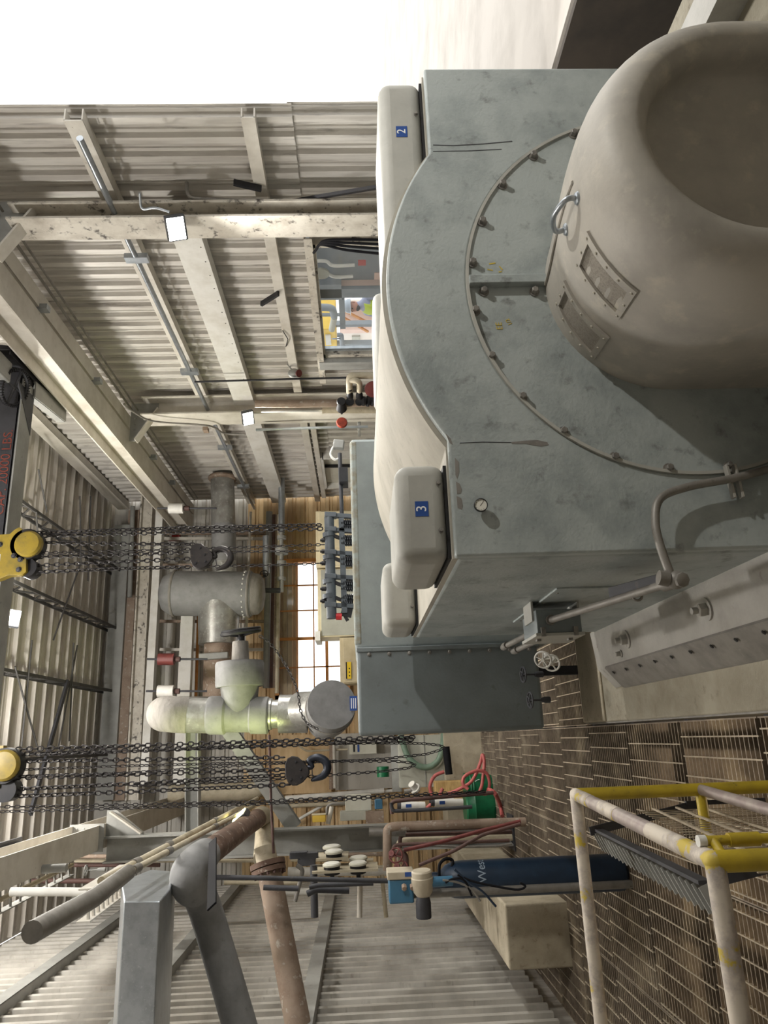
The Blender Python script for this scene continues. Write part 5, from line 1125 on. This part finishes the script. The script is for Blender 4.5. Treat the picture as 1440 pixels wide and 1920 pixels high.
# ================================================================== YELLOW RAILING AND GRATING STEP
A, B, Zr = V((-.246, 3.229, 0)), V((-.322, 2.005, 0)), 1.13
t = thing('handrail', 'chipped yellow and white tube railing around the floor opening at lower left', 'railing', A)
r = .025
A1, B1 = A+ZA*Zr, B+ZA*Zr
part('top_rail', MB().cyl(A1, A1.lerp(B1, .17), r, seg=18), 'rail_chipped', t)
part('top_rail', MB().cyl(A1.lerp(B1, .17), A1.lerp(B1, .28), r*.97, seg=18), 'rail_bare', t, label='bare rust-brown patch of the top rail')
part('top_rail', MB().cyl(A1.lerp(B1, .28), A1.lerp(B1, .42), r, seg=18), 'rail_chipped', t)
part('top_rail', MB().cyl(A1.lerp(B1, .42), A1.lerp(B1, .66), r*.97, seg=18), 'rail_bare', t, label='second bare brown patch of the top rail')
part('top_rail', MB().cyl(A1.lerp(B1, .66), B1, r, seg=18), 'rail_chipped', t)
part('corner_ball', MB().sphere(A1, r*1.02, 16, 10), 'rail_chipped', t); part('corner_ball', MB().sphere(B1, r*1.05, 16, 10), 'rail_chipped', t)
part('post', MB().cyl(A+ZA*.0, A1, r, seg=18), 'rail_yellow', t); part('post', MB().cyl(B+ZA*.0, B1, r*1.05, seg=18), 'rail_yellow', t)
part('left_rail', MB().cyl(A1, V((-1.75, 3.2, Zr)), r, seg=18), 'rail_chipped', t); part('left_rail', MB().cyl(B1, V((-1.6, 1.97, Zr)), r, seg=18), 'rail_chipped', t)
part('end_post', MB().cyl((-1.75, 3.2, 0), (-1.75, 3.2, Zr+.02), r, seg=16), 'rail_yellow', t); part('end_post', MB().cyl((-1.6, 1.97, 0), (-1.6, 1.97, Zr+.02), r, seg=16), 'rail_yellow', t)
Zm = .615
part('mid_rail', MB().cyl(A+ZA*Zm, B+ZA*Zm, r*.85, seg=16), 'rail_bare', t); part('mid_rail', MB().cyl(A+ZA*Zm, V((-1.75, 3.2, Zm)), r*.85, seg=16), 'rail_yellow', t)
gs = part('gate_hinge', MB().cyl(B+V((.04, .06, .0)), B+V((.04, .06, 1.13)), r*.5, seg=16), 'rail_yellow', t)
part('hinge_sleeve', MB().cyl(B+V((.04, .06, 1.06)), B+V((.04, .06, .98)), r*.7, seg=16), 'rail_yellow', gs); part('hinge_pin', MB().cyl(B+V((.04, .06, 1.14)), B+V((.04, .06, 1.12)), r*.6, seg=12), 'steel_white', gs); part('hinge_arm', MB().cyl(B+V((0, 0, 1.1)), B+V((.04, .06, 1.1)), r*.5, seg=12), 'rail_yellow', gs)
gs = thing('grating_gate', 'upright steel grating panel behind the yellow railing with stepped bar ends', 'grating', (-.4, 3.0, 0))
Xg = -.36; e0, e1 = W(1200, 1522, X=Xg), W(1335, 1592, X=Xg)
n = 17
for i in range(n+12):
    f = i/n; p = e0.lerp(e1, f); part('bar', MB().box((Xg-.0015, p.y-.004, .02), (Xg+.0015, p.y+.004, p.z)), 'rod', gs)
for dz in (.06, .17, .28): a, b = e0-ZA*dz, e0.lerp(e1, 1.7)-ZA*dz; part('cross_rod', MB().bar(a+V((.012, 0, 0)), b+V((.012, 0, 0)), .008, .01), 'rod', gs)
Xt = -.47; f0, f1 = W(1118, 1556, X=Xt), W(1322, 1658, X=Xt)
for i in range(24):
    p = f0.lerp(f1, i/23); part('tooth', MB().bar(p, p+V((-.085, -.02, -.035)), .006, .05, up=ZA), 'steel_grey', gs)
part('tooth_bar', MB().bar(f0+V((.005, 0, 0)), f1+V((.005, 0, 0)), .012, .04), 'steel_dark', gs)
for yy in (f0.y-.05, f1.y+.05): part('support', MB().bar(V((Xg, yy, .3)), V((Xt, yy, f0.lerp(f1, .5).z)), .01, .04), 'steel_dark', gs); part('support_leg', MB().bar(V((Xg, yy, .0)), V((Xg, yy, .4)), .02, .02, up=YA), 'steel_dark', gs)
# ================================================================== OUTSIDE THE WIDE WINDOW
struct('floor_yard', MB().box((5.5, 3.0, .1), (30, 34, .2)), 'outside_ground')
def oy(x, y, X): return W(x, y, X=X)
t = thing('dark_skid', 'dark grey equipment skid seen through the window with pale hoses', 'machine', (7, 8.6, .2))
part('frame', MB().box((6.6, 8.0, .2), (7.2, 9.75, 3.2)), 'outside_dark', t); part('side_panel', MB().box((6.5, 7.6, .2), (6.6, 8.35, 3.2)), 'cabinet_grey', t)
part('post', MB().box((6.45, 9.72, .2), (6.6, 9.95, 3.2)), 'outside_dark', t); part('upper_frame', MB().box((6.45, 9.6, 2.12), (6.6, 10.0, 3.2)), 'outside_dark', t); part('lower_tie', MB().box((6.45, 10.0, 2.08), (6.55, 10.85, 2.17)), 'outside_dark', t)
for k, (pts) in enumerate(([(592, 489), (612, 490), (625, 498), (665, 497)], [(594, 512), (612, 512), (628, 519), (662, 518)])): part('hose', MB().tube(smooth([oy(x, y, 6.42) for x, y in pts]), .025, 8), 'white_paint', t)
p = oy(712, 517, 6.45); part('red_tag', MB().box(p-V((.01, .08, .05)), p+V((.0, .08, .08))), 'pink_label', t); p = oy(678, 492, 6.45); part('warning_tag', MB().box(p-V((.01, .06, .06)), p+V((0, .06, .05))), 'red', t)
p = oy(602, 511, 6.42); part('round_gauge', MB().lathe([(.12, 0), (.12, .03)], p, -XA, 20), 'cabinet_grey', t)
one('cream_post', MB().box(oy(722, 540, 6.5)-V((.0, .07, 2.0)), oy(604, 533, 6.5)+V((.1, .05, .3))), 'pink_metal', 'pale cream upright board outside the window', 'post')
t = thing('yellow_machine', 'yellow equipment cabinet outside beyond the window', 'machine', (8.5, 14, .2)); a, b = oy(604, 658, 8.2), oy(630, 617, 8.2)
part('body', MB().box((8.2, b.y, b.z), (9.2, a.y, a.z)), 'yellow_eq', t, bevel=.02); part('leg', MB().box((8.3, b.y, .2), (8.4, b.y+.1, b.z)), 'outside_dark', t); part('leg', MB().box((8.3, a.y-.1, .2), (8.4, a.y, b.z)), 'outside_dark', t); part('panel', MB().box((8.17, b.y+.2, b.z+.12), (8.2, a.y-.3, a.z-.1)), 'white_paint', t)
t = thing('pipe_stand', 'dark bent pipe rising beside the yellow equipment', 'pipe', oy(640, 640, 8.0)); part('pipe', MB().tube(fillet([oy(700, 655, 8.0), oy(642, 653, 8.0), oy(640, 628, 8.0), oy(632, 628, 8.0)], .2), .05, 10), 'outside_dark', t); part('wheel', MB().torus(oy(632, 635, 8.0), V((.8, -.5, 0)), .1, .015, 20, 6), 'outside_dark', t)
t = thing('dark_duct', 'dark duct elbow seen high through the window', 'duct', oy(620, 580, 7.6)); part('pipe', MB().tube(fillet([oy(598, 576, 7.6), oy(624, 577, 7.6), oy(626, 592, 7.6)], .15), .07, 10), 'outside_dark', t); part('bar', MB().bar(oy(598, 590, 7.6), oy(640, 590, 7.6), .05, .05), 'outside_dark', t); part('lower_leg', MB().cyl(oy(627, 595, 7.6), oy(622, 618, 7.6), .06), 'cabinet_grey', t)
t = thing('stair_stringers', 'pale pink stair side with two orange edges outside the window', 'stairs', (9.2, 13, .2))
a, b, c, d = oy(640, 580, 9.0), oy(640, 593, 9.0), oy(705, 612, 9.0), oy(690, 622, 9.0)
part('side_sheet', MB().rings([[oy(638, 578, 9.1), oy(638, 618, 9.1), oy(712, 618, 9.1), oy(712, 575, 9.1)], [oy(638, 578, 9.1)+XA*.05, oy(638, 618, 9.1)+XA*.05, oy(712, 618, 9.1)+XA*.05, oy(712, 575, 9.1)+XA*.05]]), 'pink_metal', t)
part('edge', MB().bar(a, c, .04, .05), 'orange_wood', t); part('edge', MB().bar(b, d, .04, .05), 'orange_wood', t)
t = thing('white_trailer', 'pale container with a grey window panel far outside', 'container', (11, 17, .2)); a, b = oy(640, 668, 10.5), oy(706, 622, 10.5)
part('body', MB().box((10.5, b.y, .2), (11.5, a.y, a.z)), 'outside_light', t); p, q_ = oy(660, 643, 10.48), oy(675, 630, 10.48); part('window_panel', MB().box((10.46, q_.y, q_.z), (10.5, p.y, p.z)), 'cabinet_grey', t)
for y in (622, 650): e = oy(672, y, 10.48); part('stripe', MB().box((10.47, e.y-.12, .2), (10.5, e.y+.06, a.z)), 'pink_metal', t)
# ---- person in hi-vis vest
pb = W(661, 571, Y=11.2); px_, py_ = pb.x, pb.y; zt = pb.z+.12; hgt = 1.78; g0 = zt-hgt
fx = V((-.95, -.2, 0)).normalized(); sx = V((fx.y, -fx.x, 0))   # facing, and the person's left-right axis
def PT(f, s, h): return V((px_, py_, g0)) + fx*f + sx*s + ZA*h
def skin_obj(name, verts, edges, radii, mt, parent, root=0, sub=2):
    me = bpy.data.meshes.new(name); me.from_pydata([tuple(q) for q in verts], edges, []); o = bpy.data.objects.new(name, me); me.materials.append(MATS[mt]); link(o, parent)
    md = o.modifiers.new('skin', 'SKIN'); md.use_smooth_shade = True
    for i, d in enumerate(me.skin_vertices[0].data): d.radius = (radii[i], radii[i]) if not isinstance(radii[i], tuple) else radii[i]; d.use_root = (i == root)
    sb = o.modifiers.new('sub', 'SUBSURF'); sb.levels = sub; sb.render_levels = sub; return o
pr = thing('person', 'person in grey hard hat and yellow-green vest outside the window, arms folded', 'person', (px_, py_, .2))
bv = [PT(0, 0, .95), PT(0, 0, 1.12), PT(.02, 0, 1.3), PT(.0, 0, 1.44), PT(.02, 0, 1.54), PT(.035, 0, 1.63), PT(.035, 0, 1.7),
      PT(0, .1, .9), PT(.02, .1, .5), PT(0, .1, .1), PT(.14, .11, .04), PT(0, -.1, .9), PT(.02, -.1, .5), PT(0, -.1, .1), PT(.14, -.11, .04),
      PT(0, .18, 1.42), PT(.04, .25, 1.14), PT(.24, .08, 1.17), PT(.27, -.06, 1.2), PT(0, -.18, 1.42), PT(.04, -.25, 1.14), PT(.25, -.06, 1.14), PT(.28, .08, 1.14)]
be = [(0, 1), (1, 2), (2, 3), (3, 4), (4, 5), (5, 6), (0, 7), (7, 8), (8, 9), (9, 10), (0, 11), (11, 12), (12, 13), (13, 14), (3, 15), (15, 16), (16, 17), (17, 18), (3, 19), (19, 20), (20, 21), (21, 22)]
br = [.14, .14, .15, .13, .055, .085, .08, .09, .065, .05, .04, .09, .065, .05, .04, .07, .055, .045, .035, .07, .055, .045, .035]
skin_obj('body', bv, be, br, 'shirt_blue', pr)
head = part('face', MB().sphere(PT(.045, 0, 1.645), .098, 18, 12, (.95, .85, 1.2)), 'skin_tone', pr)
part('nose', MB().sphere(PT(.145, 0, 1.635), .018, 8, 6), 'skin_tone', head)
for s_ in (-1, 1): part('eye', MB().sphere(PT(.125, s_*.035, 1.665), .011, 8, 6), 'black', head); part('ear', MB().sphere(PT(.03, s_*.088, 1.64), .022, 8, 6, (.6, .5, 1.2)), 'skin_tone', head)
part('beard', MB().sphere(PT(.07, 0, 1.58), .07, 14, 8, (.9, .85, .75)), 'steel_dark', head)
hl = part('hard_hat', MB().lathe([(.128, 0), (.122, .02), (.118, .06), (.095, .105), (.05, .13), (.01, .138)], PT(.035, 0, 1.69), ZA, 24), 'helmet', pr); part('brim', MB().lathe([(.13, 0), (.148, .004), (.13, .012)], PT(.055, 0, 1.69), ZA, 24), 'helmet', hl)
vv = [PT(0, 0, .98), PT(.0, 0, 1.14), PT(.02, 0, 1.3), PT(0, 0, 1.41), PT(0, .13, 1.43), PT(0, -.13, 1.43)]
skin_obj('vest', vv, [(0, 1), (1, 2), (2, 3), (3, 4), (3, 5)], [.16, .165, .175, .15, .09, .09], 'hivis', pr)
part('vest_band', MB().torus(PT(.01, 0, 1.2), ZA, .172, .02, 24, 6), 'steel_white', pr)
skin_obj('trousers', [PT(0, 0, .95), PT(0, .1, .88), PT(.02, .1, .5), PT(0, .1, .12), PT(0, -.1, .88), PT(.02, -.1, .5), PT(0, -.1, .12)], [(0, 1), (1, 2), (2, 3), (0, 4), (4, 5), (5, 6)], [.155, .105, .08, .065, .105, .08, .065], 'trousers', pr)
for s_ in (-1, 1): part('hand', MB().sphere(PT(.3, s_*.12, 1.16), .045, 10, 8, (1, 1, .7)), 'skin_tone', pr)
struct('floor_platform', MB().box((6.4, 10.4, g0-.12), (8.4, 12.4, g0)), 'steel_grey')
